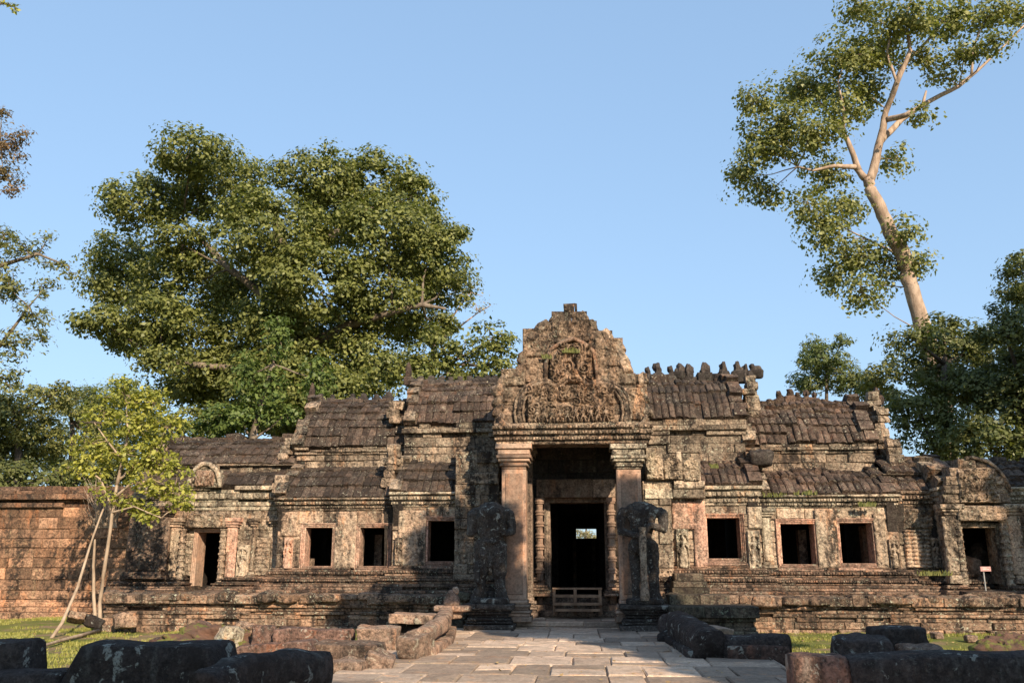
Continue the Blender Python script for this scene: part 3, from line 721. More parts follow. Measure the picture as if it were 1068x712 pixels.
# --- PORCH
PY = 21.5
def pilx(a, b): return X(a, PY, 560), X(b, PY, 560)
zfloor = .14
mb = MB(401); band(mb, -2.0, 2.3, -.1, zfloor, 21.75, [(.5, .22), (1., .1)], bw=(.7, 1.6), depth=.3)
x = -2.0; r = mb.r
yy = 21.9
while yy < 24:
    x = -2.
    while x < 2.3: e = x + r.uniform(.5, 1.1); mb.cbox(x + .005, e - .005, yy, yy + .7, -.1, zfloor + r.uniform(-.01, .01), up=True, jit=.008); x = e
    yy += .7
mb.build('porch_floor', M['paving'], T)
def pillar(a, b, Y, mat, seed, top=463, ped=True, d=.5):
    x0, x1 = X(a, Y, 560), X(b, Y, 560); zt = Z(top, Y, (a + b) / 2); zb = zfloor if ped else zfloor; cx = (x0 + x1) / 2; hw = (x1 - x0) / 2
    mb = MB(seed); nseg = 3; z_ = [zb + .55, zb + 1.7, zb + 2.9, zt - .62]
    z_ = [zb + .5, zt - .62]
    mb.cbox(cx - hw * .86, cx + hw * .86, Y, Y + d, z_[0], z_[1], bev=.02, jit=.004, tint=.5)
    mb.cbox(cx - hw * .62, cx + hw * .62, Y - .018, Y + .1, z_[0] + .12, z_[1] - .1, bev=.02, jit=.002, tint=.45)
    p = mb.build('pillar', mat, T)
    mb = MB(seed + 1)
    for k, (f0, f1, o) in enumerate([(0, .12, .0), (.12, .2, .05), (.2, .3, .02), (.3, .42, .09), (.42, .55, .13), (.55, .8, .1), (.8, 1., .15)]):
        z0 = zt - .62 * (1 - f0); z1 = zt - .62 * (1 - f1) - .001
        mb.cbox(cx - hw * .86 - o, cx + hw * .86 + o, Y - o, Y + d + o * .5, z0, z1, bev=.018, jit=.006)
    mb.build('capital', M['pale'] if a > 600 else mat, p)
    mb = MB(seed + 2)
    for k, (f0, f1, o) in enumerate([(0, .25, .12), (.25, .4, .08), (.4, .52, .11), (.52, .66, .05), (.66, .8, .08), (.8, 1., .02)]):
        mb.cbox(cx - hw * .86 - o, cx + hw * .86 + o, Y - o, Y + d + o, zb + .5 * f0, zb + .5 * f1 - .001, bev=.02, jit=.006)
    mb.build('base', mat, p)
    return p
pillar(521, 551, PY, M['pillar'], 410); pillar(643, 673, PY, M['pillar'], 415)
pillar(546, 556, 22.9, M['innerpale'], 420, top=459, d=.4)
# entablature
zl0 = Z(463, PY); zl1 = Z(441, PY)
mb = MB(430); xa, xb = X(518, PY, 450), X(676, PY, 450)
band(mb, xa, xb, zl0, zl1, PY, [(.2, .02), (.34, .1), (.46, .05), (.62, .15), (.72, .11), (.86, .2), (1., .12)], dent=(1, 3, 5), bw=(.7, 1.6), depth=.7)
mb.build('entablature', M['wallcarve'], T)
# side beams, ceiling and vault of the porch
mb = MB(432)
for a_, b_ in ((xa + .05, xa + .75), (xb - .75, xb - .05)): mb.cbox(a_, b_, PY + .7, 24., zl0 + .002, zl1, bev=.02)
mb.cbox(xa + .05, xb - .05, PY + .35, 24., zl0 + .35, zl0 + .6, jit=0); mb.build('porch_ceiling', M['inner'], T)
# pediment
OUT = [(440, 517, 676), (404, 517, 675), (384, 520, 674), (380, 538, 657), (369, 541, 653), (358, 549, 650), (350, 553, 643), (343, 557, 633), (336, 563, 623), (328, 573, 615), (322, 580, 609), (316.5, 588, 600), (311, 592, 597)]
def outl(z):
    L = [(Z(py, PY), X(a, PY, py), X(b, PY, py)) for py, a, b in OUT]
    for (z0, a0, b0), (z1, a1, b1) in zip(L, L[1:]):
        if z0 <= z <= z1: t = (z - z0) / (z1 - z0); return a0 + (a1 - a0) * t, b0 + (b1 - b0) * t
    return L[-1][1], L[-1][2]
mb = MB(440); r = mb.r; z = zl1; ztop = Z(315, PY)
pdl = MB(441); pdr = MB(442)
while z < ztop - .05:
    h = r.uniform(.2, .32); h = min(h, ztop - z); a, b = outl(z + h * .85); x = a + r.uniform(-.04, .06)
    frac = (z - zl1) / (ztop - zl1)
    while x < b - .02:
        e = x + r.uniform(.35, .75)
        if b - e < .2: e = b + r.uniform(-.06, .06)
        mb.cbox(x + .003, e - .003, PY + .06 + r.uniform(-.03, .03), PY + .75, z, z + h - .003, bev=.025, jit=.012); x = e
    # flame ornament stones on the rims
    if z > ztop - .42: z += h; continue
    for xx, sg, pd in ((a, -1, pdl), (b, 1, pdr)):
        rockmesh((r.uniform(.2, .3), .4, h * r.uniform(1.1, 1.6)), r.randint(1, 9999), k=6, amp=.09, n=6, taper=(.35, 0), rot=(0, -sg * r.uniform(.3, .75), 0), mb=pd, loc=(xx - sg * .09, PY + .2, z + h * .5))
    z += h
PD = mb.build('pediment', M['ped'], T)
pdl.build('rim_stones', M['ped'], PD); pdr.build('rim_stones', M['wallcarve'], PD)
panel(550, 641, 401, 441, PY - .04, 'scroll', 451, .13, M['ped'], parent=PD)
panel(556, 636, 421, 441, PY - .07, 'figs', 452, .13, M['ped'], parent=PD, res=.018)
panel(573, 618, 358, 400, PY + .0, 'scroll', 453, .15, M['ped'], parent=PD)
for a_, b_, c_, d_, sd in ((522, 548, 384, 402, 454), (520, 546, 404, 420, 455), (620, 650, 352, 382, 456), (545, 572, 342, 372, 457), (648, 674, 404, 438, 458), (575, 615, 334, 357, 459), (619, 650, 384, 401, 460), (548, 572, 374, 399, 461)):
    panel(a_, b_, c_, d_, PY + .035, 'scroll', sd, .06, M['wallcarve' if sd in (454, 458) else 'ped'], parent=PD)
# naga arch framing the tympanum: rolled mouldings
mb = MB(470)
arch = [(543, 441), (541, 430), (543, 416), (550, 406), (562, 400), (572, 399), (579, 402), (590, 394), (597, 391), (604, 394), (614, 402), (622, 399), (634, 400), (645, 406), (652, 417), (654, 430), (652, 441)]
for off, rad in ((0, .065), (4.2, .04), (-4, .035)):
    pts = []
    for i, (px, py) in enumerate(arch):
        cx, cy = 597, 430; d = math.hypot(px - cx, py - cy); pts.append(W(cx + (px - cx) * (d + off) / d, cy + (py - cy) * (d + off) / d, PY - .03))
    pp = []
    for i in range(len(pts) - 1):
        for q in range(3): pp.append(pts[i].lerp(pts[i + 1], q / 3))
    mb.tube(pp + [pts[-1]], rad, 8, .5, jit=.06)
# upturned ends
for sx, sg in ((545, -1), (650, 1)):
    pts = [W(sx + sg * (-2 + 26 * math.sin(t * 1.5)) , 443 - 5 * t ** 3 * 2.2 + 3 * math.sin(t * 3), PY - .08) for t in [i / 8 for i in range(9)]]
    mb.tube(pts, [.06, .075, .09, .10, .10, .09, .08, .06, .04], 8, .5)
mb.build('naga_arch', M['ped'], PD, smooth=True)
# upper niche arch
mb = MB(472); pts = [W(570, 400, PY - .02), W(569, 380, PY - .02), W(574, 364, PY - .04), W(586, 357, PY - .05), W(598, 353, PY - .05), W(609, 358, PY - .05), W(619, 366, PY - .04), W(622, 382, PY - .02), W(622, 400, PY - .02)]
mb.tube(pts, .055, 8, .6, jit=.1); mb.build('niche_arch', M['rubble'], PD, smooth=True)
# porch roof body running back
mb = MB(475); zz = zl1
for i, (hh, wd) in enumerate([(.5, 1.7), (.5, 1.55), (.5, 1.25), (.5, .85), (.4, .4)]):
    cx = (xa + xb) / 2; mb.cbox(cx - wd, cx + wd, PY + .7, 26.2, zz, zz + hh - .002, bev=.05, jit=.02); zz += hh
mb.build('porch_roof', M['roof'], T)
# inner door
h_in = (X(573, doorY), X(632, doorY), zfloor + .5, Z(523, doorY))
frame_part((X(574, doorY - .05), X(631, doorY - .05), zfloor, Z(524, doorY)), doorY - .05, M['innerpale'], wd=.17, pr=.06, wall=.6, seed=480, name='door_frame', sill=False)
mb = MB(482)
for px in (563, 638):
    x = X(px, 23.6); z = zfloor
    mb.cbox(x - .13, x + .13, 23.45, 23.8, z, z + .3, bev=.03)
    zt = Z(519, 23.6)
    prof = [(.10, z + .3)]; zz = z + .35
    while zz < zt - .2:
        for rr_, dz in ((.085, 0), (.085, .12), (.115, .14), (.115, .17), (.10, .19), (.125, .21), (.125, .24), (.10, .26), (.085, .28)): prof.append((rr_, zz + dz))
        zz += .3
    mb.lathe((x, 23.6, 0), prof + [(.13, zt - .1), (.13, zt)], 12, .6); mb.build('colonette', M['pillar'], T); mb = MB(482)
mb = MB(483); masonry(mb, X(560, 23.75), X(643, 23.75), Z(519, 23.75), Z(500, 23.75), 23.6, h=.5, bw=(1, 2)); mb.build('lintel', M['innerpale'], T)
# steps of the threshold
mb = MB(484)
for i, (ya, zt) in enumerate(((23.25, zfloor + .16), (23.5, zfloor + .32), (23.75, zfloor + .48))): mb.cbox(h_in[0] - .25, h_in[1] + .25, ya, 24.3, zfloor, zt, bev=.02)
mb.build('threshold', M['innerpale'], T)
# corridor behind the door
mb = MB(486); wl, wr, zc_ = X(560, 24.5), X(646, 24.5), Z(512, 24.5)
mb.cbox(wl - .4, wl, 24.45, 37, 0, zc_ + .3); mb.cbox(wr, wr + .4, 24.45, 37, 0, zc_ + .3); mb.cbox(wl - .4, wr + .4, 24.45, 37, zc_, zc_ + .4); mb.cbox(wl - .4, wr + .4, 24.45, 37, 0, zfloor + .3)
def wallhole(mb, a, b, c, d, Y, th=.5):
    x0, x1, z0, z1 = px_hole(a, b, c, d, Y)
    mb.cbox(wl, x0, Y, Y + th, 0, zc_, jit=0); mb.cbox(x1, wr, Y, Y + th, 0, zc_, jit=0); mb.cbox(x0, x1, Y, Y + th, z1, zc_, jit=0)
    if z0 > .6: mb.cbox(x0, x1, Y, Y + th, 0, z0, jit=0)
wallhole(mb, 583, 626, 534, 700, 28); wallhole(mb, 592, 624, 541, 700, 32); wallhole(mb, 601, 622, 551, 561, 37)
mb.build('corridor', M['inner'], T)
for px in (599, 619):
    mb = MB(487); x = X(px, 33.5); mb.cbox(x - .07, x + .07, 33.4, 33.6, zfloor, Z(561, 33.5), jit=.004); mb.build('inner_pier', M['innerpale'], T)

for px, py0, py1, Yq in ((394, 557, 592, 25.2), (838, 552, 590, 25.0), (322, 582, 592, 24.6), (905, 548, 590, 25.0)):
    mb = MB(488); x = X(px, Yq, 575); mb.cbox(x - .11, x + .11, Yq, Yq + .25, Z(py1, Yq, px) - .2, Z(py0, Yq, px), jit=.01, bev=.02); mb.build('inner_pier', M['innerpale'], T)
# --- reliefs along the wings
for i, (a, b, c, d, Y, mat) in enumerate([(705, 719, 551, 593, 23.5, 'pale'), (780, 793, 553, 594, 23.5, 'pale'), (927, 938, 562, 593, 23.7, 'wallcarve'), (972, 982, 560, 593, 23.8, 'wallcarve'), (296, 305, 560, 594, 23.9, 'pink'), (247, 259, 568, 602, 24.6, 'pale'), (412, 420, 560, 590, 23.5, 'wallcarve')]):
    panel(a, b, c, d, Y - .05, 'devata', 500 + i, .10, M[mat], res=.014, name='devata_relief')
panel(701, 724, 522, 552, 23.44, 'scroll', 520, .05, M['pink'], name='carved_panel')
panel(780, 795, 528, 551, 23.44, 'lattice', 521, .04, M['pale'], name='carved_panel')
panel(724, 737, 522, 595, 23.43, 'lattice', 522, .02, M['pink'], name='carved_pilaster')
panel(852, 874, 530, 592, 23.63, 'lattice', 523, .025, M['wall'], name='carved_pilaster')
panel(349, 371, 533, 592, 23.83, 'lattice', 524, .02, M['wall'], name='carved_pilaster')
panel(293, 311, 533, 559, 23.84, 'lattice', 525, .03, M['wall'], name='carved_pilaster')
panel(944, 971, 552, 592, 23.75, 'colon', 526, .08, M['wall'], name='false_window')
panel(942, 974, 530, 551, 23.75, 'scroll', 527, .06, M['wallcarve'], name='carved_panel')
panel(266, 281, 560, 600, 24.55, 'colon', 528, .05, M['wallcarve'], name='false_window')
panel(415, 444, 532, 590, 23.44, 'lattice', 529, .02, M['wall'], name='carved_pilaster')
panel(913, 925, 535, 592, 23.64, 'lattice', 530, .02, M['wallcarve'], name='carved_pilaster')
# half pediment fragments right of the porch
for a, b, c, d, Y, sd in ((674, 692, 466, 500, 23.05, 541), (692, 712, 470, 500, 23.08, 542), (712, 731, 472, 502, 23.1, 543)):
    mb = MB(sd); x0, x1, z0, z1 = px_hole(a, b, c, d, Y)
    masonry(mb, x0, x1, z0, z1, Y + .06, h=.3, bw=(.25, .5), jit=.05, back=False, top=lambda x: z1 - .1 + .1 * math.sin(x * 9)); mb.build('half_pediment', M['pale'], T)
    panel(a, b - 1, c + 2, d, Y + .04, 'scroll', sd + 10, .09, M['pale'], name='carved_panel', mask=lambda u, v: v < .93 - .3 * abs(u - .5) * 1.8)
mb = MB(548); masonry(mb, X(674, 23.2), X(738, 23.2), Z(520, 23.2), Z(502, 23.2), 23.2, h=.2, bw=(.4, .8), jit=.04); mb.build('ledge', M['pale'], T)
mb = MB(549); masonry(mb, X(474, 23.1), X(520, 23.1), Z(612, 23.2), Z(470, 23.2), 23.05, h=.3, bw=(.35, .7), jit=.035, top=lambda x: Z(470, 23.2) + (x - X(495, 23.1)) * 0.9 if x < X(495, 23.1) else 99); mb.build('porch_flank', M['upper'], T)
mb = MB(550); masonry(mb, X(672, 23.1), X(702, 23.1), Z(618, 23.2), Z(502, 23.2), 23.2, h=.32, bw=(.35, .7), jit=.02); mb.build('porch_flank', M['wall'], T)

# --- left door pavilion details
def doorset(a, b, c, d, Y, mat, seed, lintel, outer):
    fr = frame_part(px_hole(a, b, c, d, Y), Y - .02, M[mat], wd=.11, pr=.05, wall=.55, seed=seed, name='door_frame', sill=False)
    mb = MB(seed + 1)
    for px in outer:
        x = X(px, Y - .15); z0 = Z(d + 4, Y); z1 = Z(lintel[1], Y); prof = []; zz = z0
        while zz < z1: prof += [(.085, zz), (.085, zz + .1), (.11, zz + .11), (.11, zz + .15)]; zz += .17
        mb.lathe((x, Y - .16, 0), prof, 8, .5); mb.build('colonette', M['wallcarve'], T); mb = MB(seed)
    panel(lintel[2], lintel[3], lintel[0], lintel[1], Y - .28, 'scroll', seed + 2, .05, M['wallcarve'], name='lintel')
    mb = MB(seed + 3); x0, x1, z0, z1 = px_hole(lintel[2], lintel[3], lintel[0], lintel[1], Y - .25); mb.cbox(x0, x1, Y - .26, Y + .1, z0, z1); mb.build('lintel', M['wall'], T)
    # interior box
    mb = MB(seed + 4); x0, x1, z0, z1 = px_hole(a - 18, b + 18, c - 10, d, Y)
    mb.cbox(x0, x1, Y + 2.2, Y + 2.4, z0 - .1, z1); mb.cbox(x0 - .1, x0, Y + .5, Y + 2.4, z0 - .1, z1); mb.cbox(x1, x1 + .1, Y + .5, Y + 2.4, z0 - .1, z1); mb.cbox(x0, x1, Y + .5, Y + 2.4, z0 - .12, z0)
    mb.build('inner_wall', M['inner'], T)
doorset(205, 228, 555, 612, 24.6, 'pillar', 560, (535, 550, 194, 234), (191, 233))
doorset(1006, 1041, 550, 609, 23.2, 'wallcarve', 570, (527, 543, 999, 1050), (1000, 1048))
def pilaster(a, b, c, d, Y, mat, seed, pr=.12):
    x0, x1, z0, z1 = px_hole(a, b, c, d, Y); mb = MB(seed); h = z1 - z0
    masonry(mb, x0, x1, z0 + h * .1, z1 - h * .14, Y - pr, h=.6, bw=(.6, 1.2), depth=pr + .1, back=False)
    for f0, f1, o in ((0, .05, .08), (.05, .1, .04), (.86, .9, .04), (.9, .94, .08), (.94, 1, .12)): mb.cbox(x0 - o, x1 + o, Y - pr - o, Y + .1, z0 + h * f0, z0 + h * f1 - .002)
    mb.build('pilaster', M[mat], T)
    panel(a + 1, b - 1, c + (d - c) * .15, d - (d - c) * .11, Y - pr + .005, 'lattice', seed + 1, .035, M[mat], name='carved_panel')
pilaster(178, 188, 540, 610, 24.6, 'wall', 580); pilaster(237, 247, 540, 610, 24.6, 'pink', 583)
pilaster(139, 176, 528, 603, 24.45, 'base', 586, .35); pilaster(985, 1000, 526, 608, 23.2, 'wallcarve', 589, .2); pilaster(1052, 1064, 526, 608, 23.2, 'wall', 592, .2); pilaster(1085, 1115, 526, 608, 23.2, 'wall', 595, .35)
pilaster(795, 805, 530, 592, 23.7, 'pale', 598, .06); pilaster(262, 266, 540, 602, 24.6, 'wall', 601, .05); pilaster(283, 291, 540, 600, 24.6, 'wall', 604, .05)
# small pediments above the doors
def smallped(cx, top, w_, base_, Y, seed, mat):
    mb = MB(seed); x = X(cx, Y, base_); zb, zt = Z(base_, Y, cx), Z(top, Y, cx); hw = w_ * S(Y) / 2; n_ = 5; z = zb
    for i in range(n_):
        t = (i + .5) / n_; ww = hw * math.sqrt(max(.05, 1 - t ** 2)); h = (zt - zb) / n_
        masonry(mb, x - ww, x + ww, z, z + h, Y, h=h, bw=(.3, .7), jit=.03, depth=.5); z += h
    p = mb.build('small_pediment', M[mat], T)
    pts = [Vector((x + hw * 1.02 * math.cos(a), Y - .02, zb + (zt - zb) * 1.03 * math.sin(a))) for a in [math.pi * i / 14 for i in range(15)]]
    pts = pts[1:6] + pts[7:9] if cx > 900 else pts
    mb = MB(seed + 1); mb.tube(pts, .07 if cx < 900 else .05, 8, .5, jit=.2); mb.build('arch_rib', M[mat], p, smooth=True)
smallped(213, 484, 34, 508, 24.3, 610, 'pale'); smallped(1020, 478, 66, 524, 22.95, 613, 'wallcarve')
panel(203, 223, 490, 507, 24.27, 'figs', 616, .08, M['rubble'], name='carved_panel'); panel(1000, 1040, 488, 522, 22.92, 'scroll', 617, .08, M['wallcarve'], name='carved_panel')

# ================================================================== TERRACE
TZ = .70
TR = thing('stone_terrace', (0, 22, 0), 'low moulded stone terrace with crumbling edge running under the temple walls', 'terrace')
def terrace(xl, xr, yf, seed, zt=TZ, mat='terrace', base=-.2):
    mb = MB(seed); r = mb.r
    band(mb, xl, xr, base, zt, yf, [(.2, .10), (.38, .04), (.50, .0), (.58, .06), (.68, -.06), (.78, .0), (1., .10)], bw=(.35, .95), depth=.8, jit=.05, miss=.12, dent=())
    o1 = mb.build('moulded_edge', M[mat], TR)
    mb = MB(seed + 5); x = xl; r = mb.r
    while x < xr - .5:
        w_ = r.uniform(.3, .8)
        if True: rockmesh((w_ * 1.08, .5, r.uniform(.16, .26)), r.randint(1, 9999), k=6, amp=.07, n=7, rot=(r.uniform(-.1, .1), r.uniform(-.06, .06), r.uniform(-.2, .2)), mb=mb, loc=(x + w_ / 2, yf + r.uniform(.02, .16), zt - r.uniform(.02, .10)))
        x += w_
    mb.build('edge_stones', M[mat], TR)
    mb = MB(seed + 1); y = yf + .0
    while y < 24.2:
        dy = r.uniform(.5, .8); x = xl + .05
        while x < xr: e = min(xr, x + r.uniform(.5, 1.3)); mb.cbox(x + .004, e - .004, y, y + dy - .006, zt - .25, zt + r.uniform(-.012, .02) + .01, up=True, jit=.012); x = e
        y += dy
    mb.build('paving', M['base'], TR)
terrace(X(118, 22), X(470, 22), 21.95, 701); terrace(X(720, 22), X(1150, 22, 640), 21.95, 711)
terrace(X(470, 22) + .01, -2.02, 21.98, 721, mat='green'); terrace(2.32, X(720, 22) - .01, 21.98, 731, mat='green')
# projecting moulded block in shade right of the porch
def stepblock(a, b, top, bot, Y, depth, seed, mat, prof, parent=None, zb=-.2):
    mb = MB(seed); x0, x1 = X(a, Y, bot), X(b, Y, bot); z1 = Z(top, Y, (a + b) / 2)
    band(mb, x0, x1, zb, z1, Y, prof, bw=(.6, 1.4), depth=depth); return mb.build('projecting_block', M[mat], parent or TR)
stepblock(702, 790, 632, 662, 20.6, 1.3, 741, 'green', [(.3, .05), (.42, -.02), (.55, -.08), (.68, .0), (1., .12)])
stepblock(698, 762, 620, 632, 21.5, .8, 742, 'green', [(.5, .05), (1., .0)], zb=.3)
stepblock(703, 738, 598, 620, 22.3, .8, 743, 'green', [(.3, .18), (.55, .10), (.75, .02), (1., -.1)], zb=.5)
# dirt-worn steps before the left door
mb = MB(751)
for a, b, t, Y in ((196, 240, 617, 22.6), (150, 262, 622, 22.2)): mb.cbox(X(a, Y), X(b, Y), Y, 24.6, .3, Z(t, Y, 220), bev=.03, jit=.02)
mb.build('door_step', M['base'], TR); mb = MB(753); mb.cbox(X(1000, 22.4), X(1052, 22.4), 22.3, 23.4, .3, Z(616, 22.4, 1020), bev=.03, jit=.02)
mb.build('door_step', M['base'], TR)

# ================================================================== LATERITE WALL
LW = thing('laterite_wall', (X(60, 25.4), 25.4, 0), 'long orange laterite enclosure wall with overhanging coping left of the temple', 'wall')
mb = MB(761); xl, xr = X(-200, 25.4), X(141, 25.4); zt = Z(529, 25.4, 60)
masonry(mb, xl, xr, -.2, zt, 25.4, h=.29, bw=(.5, .95), depth=.6, jit=.012); band(mb, xl, xr, -.2, .35, 25.4, [(.5, .35), (.75, .25), (1., .1)], jit=.04, miss=.06); mb.build('wall_face', M['laterite'], LW)
mb = MB(762); band(mb, xl, xr, zt, Z(507, 25.4, 60), 25.4, [(.22, .10), (.36, .0), (.62, .22), (.8, .16), (1., .04)], jit=.05, miss=.12, bw=(.5, 1.2), depth=.6); mb.build('coping', M['ltop'], LW)
# ================================================================== GUARDIANS
def pedestal(mb_seed, cx, Y, w_, d_, h, parent, mat):
    mb = MB(mb_seed)
    for f0, f1, o in ((0, .22, .06), (.22, .34, .0), (.34, .46, -.03), (.46, .60, -.10), (.60, .72, -.04), (.72, .80, .0), (.80, 1., .05)):
        mb.cbox(cx - w_ / 2 - o, cx + w_ / 2 + o, Y - o, Y + d_ + o, h * f0, h * f1 - .002, bev=.025, jit=.012)
    rockmesh((w_ * .82, d_ * .75, .16), mb_seed, k=5, amp=.03, n=7, mb=mb, loc=(cx, Y + d_ * .5, h + .06))
    return mb.build('pedestal', mat, parent)
def guardian(px, flip, seed, label, mat, pedmat):
    Y0 = 20.85; cx = X(px, 21.1, 600); ph = Z(630, 21.) ; H = Z(522.5, 21.2) - ph
    root = thing('guardian_statue', (cx, 21.2, 0), label, 'statue', 'headless guardian statues beside the porch')
    pedestal(seed, cx, Y0, 1.05, .85, ph, root, pedmat)
    mb = MB(seed + 1); y = 21.25; c = lambda x, yy, z: (cx + x * 1.06, y + yy, ph + z * H)
    q = mb.capsule
    if not flip:      # left: near arm broken at the elbow, other arm bent, legs apart with a gap
        q(c(-.16, 0, .90), c(.16, 0, .90), .165, .165); q(c(-.34, .02, .895), c(.36, .02, .895), .13, .13)
        q(c(-.08, 0, .87), c(-.06, 0, .66), .28, .24); q(c(.1, 0, .87), c(.08, 0, .66), .28, .24); q(c(0, .02, .74), c(0, .02, .60), .28, .26); q(c(-.08, 0, .95), c(.08, 0, .95), .12, .12)
        q(c(-.41, .0, .87), c(-.45, -.04, .69), .14, .12)
        q(c(.44, .0, .87), c(.48, .0, .72), .115, .10); q(c(.48, 0, .70), c(.33, -.24, .68), .10, .075); q(c(.33, -.24, .68), c(.30, -.28, .76), .07, .05)
        for k in range(4): q(c(.26 + .03 * k, -.30, .75), c(.25 + .03 * k, -.34, .79 + .005 * k), .022, .016, 8)
        q(c(-.14, 0, .56), c(.14, 0, .56), .20, .20)
        q(c(-.17, 0, .55), c(-.22, 0, .30), .22, .18); q(c(-.22, 0, .30), c(-.24, 0, .06), .14, .12); q(c(-.25, .02, .10), c(-.30, .0, .02), .16, .17)
        q(c(.17, 0, .55), c(.20, 0, .30), .22, .18); q(c(.20, 0, .30), c(.22, 0, .06), .14, .12); q(c(.23, .02, .10), c(.27, .0, .02), .15, .17)
        q(c(-.24, -.06, .03), c(-.25, -.25, .02), .09, .07); q(c(.23, -.06, .03), c(.24, -.25, .02), .09, .07)
        q(c(0, -.12, .58), c(0, -.16, .36), .10, .05)
        mb.ell(c(0, -.04, .60), (.30, .24, .10)); mb.ell(c(-.16, -.12, .47), (.12, .12, .14)); mb.ell(c(.16, -.12, .47), (.12, .12, .14))
    else:             # right: both elbows out, hands meeting on a club standing before the legs
        q(c(-.20, 0, .91), c(.22, 0, .91), .155, .155); q(c(-.38, .02, .89), c(.42, .02, .89), .125, .125)
        q(c(-.1, .02, .87), c(-.02, .04, .68), .23, .19); q(c(.12, .02, .87), c(.06, .04, .68), .24, .19); q(c(-.1, 0, .955), c(.1, 0, .955), .10, .10)
        q(c(-.44, .0, .87), c(-.46, -.02, .71), .11, .10); q(c(-.46, -.02, .70), c(-.16, -.30, .66), .10, .075); q(c(-.16, -.30, .66), c(-.04, -.36, .65), .07, .07)
        q(c(.50, .0, .87), c(.50, -.02, .74), .12, .12); q(c(.50, -.04, .72), c(.18, -.30, .76), .10, .075); q(c(.18, -.30, .76), c(.04, -.36, .68), .07, .07)
        for k in range(4):
            q(c(-.06 + .035 * k, -.43, .66 - .003 * k), c(-.05 + .035 * k, -.44, .62), .022, .02, 8)
            q(c(-.03 + .035 * k, -.43, .70 - .003 * k), c(-.02 + .035 * k, -.44, .665), .022, .02, 8)
        q(c(-.12, 0, .56), c(.14, 0, .56), .19, .19); q(c(.02, .02, .66), c(.02, .02, .56), .22, .22)
        q(c(-.17, .10, .55), c(-.15, .14, .30), .15, .11); q(c(-.15, .14, .30), c(-.16, .12, .05), .11, .10)
        q(c(.20, 0, .55), c(.23, 0, .30), .18, .145); q(c(.23, 0, .30), c(.25, 0, .05), .14, .12); q(c(.26, 0, .08), c(.30, 0, .02), .14, .15)
        q(c(-.18, -.04, .03), c(-.20, -.22, .02), .09, .07); q(c(.25, -.06, .03), c(.26, -.25, .02), .09, .07)
        q(c(.08, -.04, .64), c(.02, -.10, .48), .15, .10); mb.ell(c(.02, -.02, .58), (.29, .22, .08))
    remeshed(mb, 'body', mat, .024, root, 3, .022, 7., tint=.5)
    if flip:
        mb = MB(seed + 3); b0 = c(.0, -.40, 0); mb.lathe((b0[0], b0[1], 0), [(.10, ph + .1), (.12, ph + .2), (.085, ph + .5), (.08, ph + 1.0), (.095, ph + 1.5), (.08, ph + 1.62), (.09, ph + 1.75)], 8)
        mb.build('club', M['upper'], root, smooth=False)
    else:
        mb = MB(seed + 3); rockmesh((.16, .14, .5), 71, k=4, amp=.03, n=6, taper=(.3, 0), mb=mb, loc=c(-.28, -.26, .3)); rockmesh((.2, .2, .25), 72, k=4, amp=.03, n=6, mb=mb, loc=c(0, .12, .06)); mb.build('broken_club', mat, root, smooth=True)
guardian(511, False, 801, 'headless stone guardian with one arm broken off, left of the porch steps', M['statue'], M['statue'])
guardian(671, True, 811, 'headless stone guardian with both hands on a club, right of the porch steps', M['statue'], M['statue'])

# ================================================================== WOODEN STEPS in the doorway
WS = thing('wooden_steps', (X(602, 23), 23.0, zfloor), 'small wooden steps with a low rail in the temple doorway', 'steps')
def plank(a, b, c, d, Y, dp, name, seed):
    x0, x1, z0, z1 = px_hole(a, b, c, d, Y); mb = MB(seed); mb.cbox(x0, x1, Y, Y + dp, z0, z1, bev=.006, jit=.004); mb.build(name, M['wood'], WS)
plank(576, 628, 612.5, 614.5, 22.95, .07, 'rail', 901); plank(577, 627, 620, 623, 22.97, .30, 'tread', 902); plank(577, 628, 628.5, 631, 22.72, .34, 'tread', 903); plank(579, 626, 635, 637.5, 22.5, .30, 'tread', 909)
for px, sd in ((578, 904), (600, 905), (626, 906)): plank(px - 1.6, px + 1.6, 614, 641, 22.98 if px != 600 else 22.94, .05, 'post', sd)

# ================================================================== SIGN in the right doorway
sy = 22.75; SG = thing('notice_sign', (X(1026, sy), sy, TZ), 'small faded pink notice board on a thin post in the right doorway', 'sign')
zs = Z(617, sy, 1026)
mb = MB(911); x = X(1026.5, sy, 600); mb.cbox(x - .014, x + .014, sy, sy + .03, TZ, Z(591, sy, 1026), bev=.004, jit=0); mb.build('post', M['signpost'], SG)
mb = MB(912); x0, x1, z0, z1 = px_hole(1022, 1033, 590.5, 595.5, sy); mb.cbox(x0, x1, sy - .03, sy, z0, z1, bev=.006, jit=.002)
bd = mb.build('board', M['signpink'], SG)
mb = MB(913)
for k in range(2):
    zz = z0 + (z1 - z0) * (.35 + .32 * k); mb.cbox(x0 + .05, x1 - .05 - .05 * k, sy - .034, sy - .031, zz, zz + .012, bev=.001, jit=0)
mb.build('lettering', M['signtext'], bd)
# fallen stones inside the right doorway
for i, (px, py, w_, h_) in enumerate(((1013, 590, 14, 14), (1020, 604, 16, 10), (1034, 606, 12, 8), (1022, 578, 18, 16))):
    Y = 23.9 + .25 * (i == 3) + .2 * i * .3; o = rockmesh((w_ * S(Y), .5, h_ * S(Y) * 1.4), 920 + i, k=4, amp=.06, n=7, rot=(.2 * i, .3, .4)).build('fallen_stone', M['inner' if i == 3 else 'rubble'], smooth=True)
    o.location = W(px, py, Y)
    tag(o, ['pale fallen stone propped at the left jamb inside the right doorway', 'flat fallen stone on the sill below the notice sign', 'small fallen stone at the right jamb behind the notice post', 'dark upper stone of the collapsed heap inside the right doorway'][i], 'stone', 'stones in the right doorway')

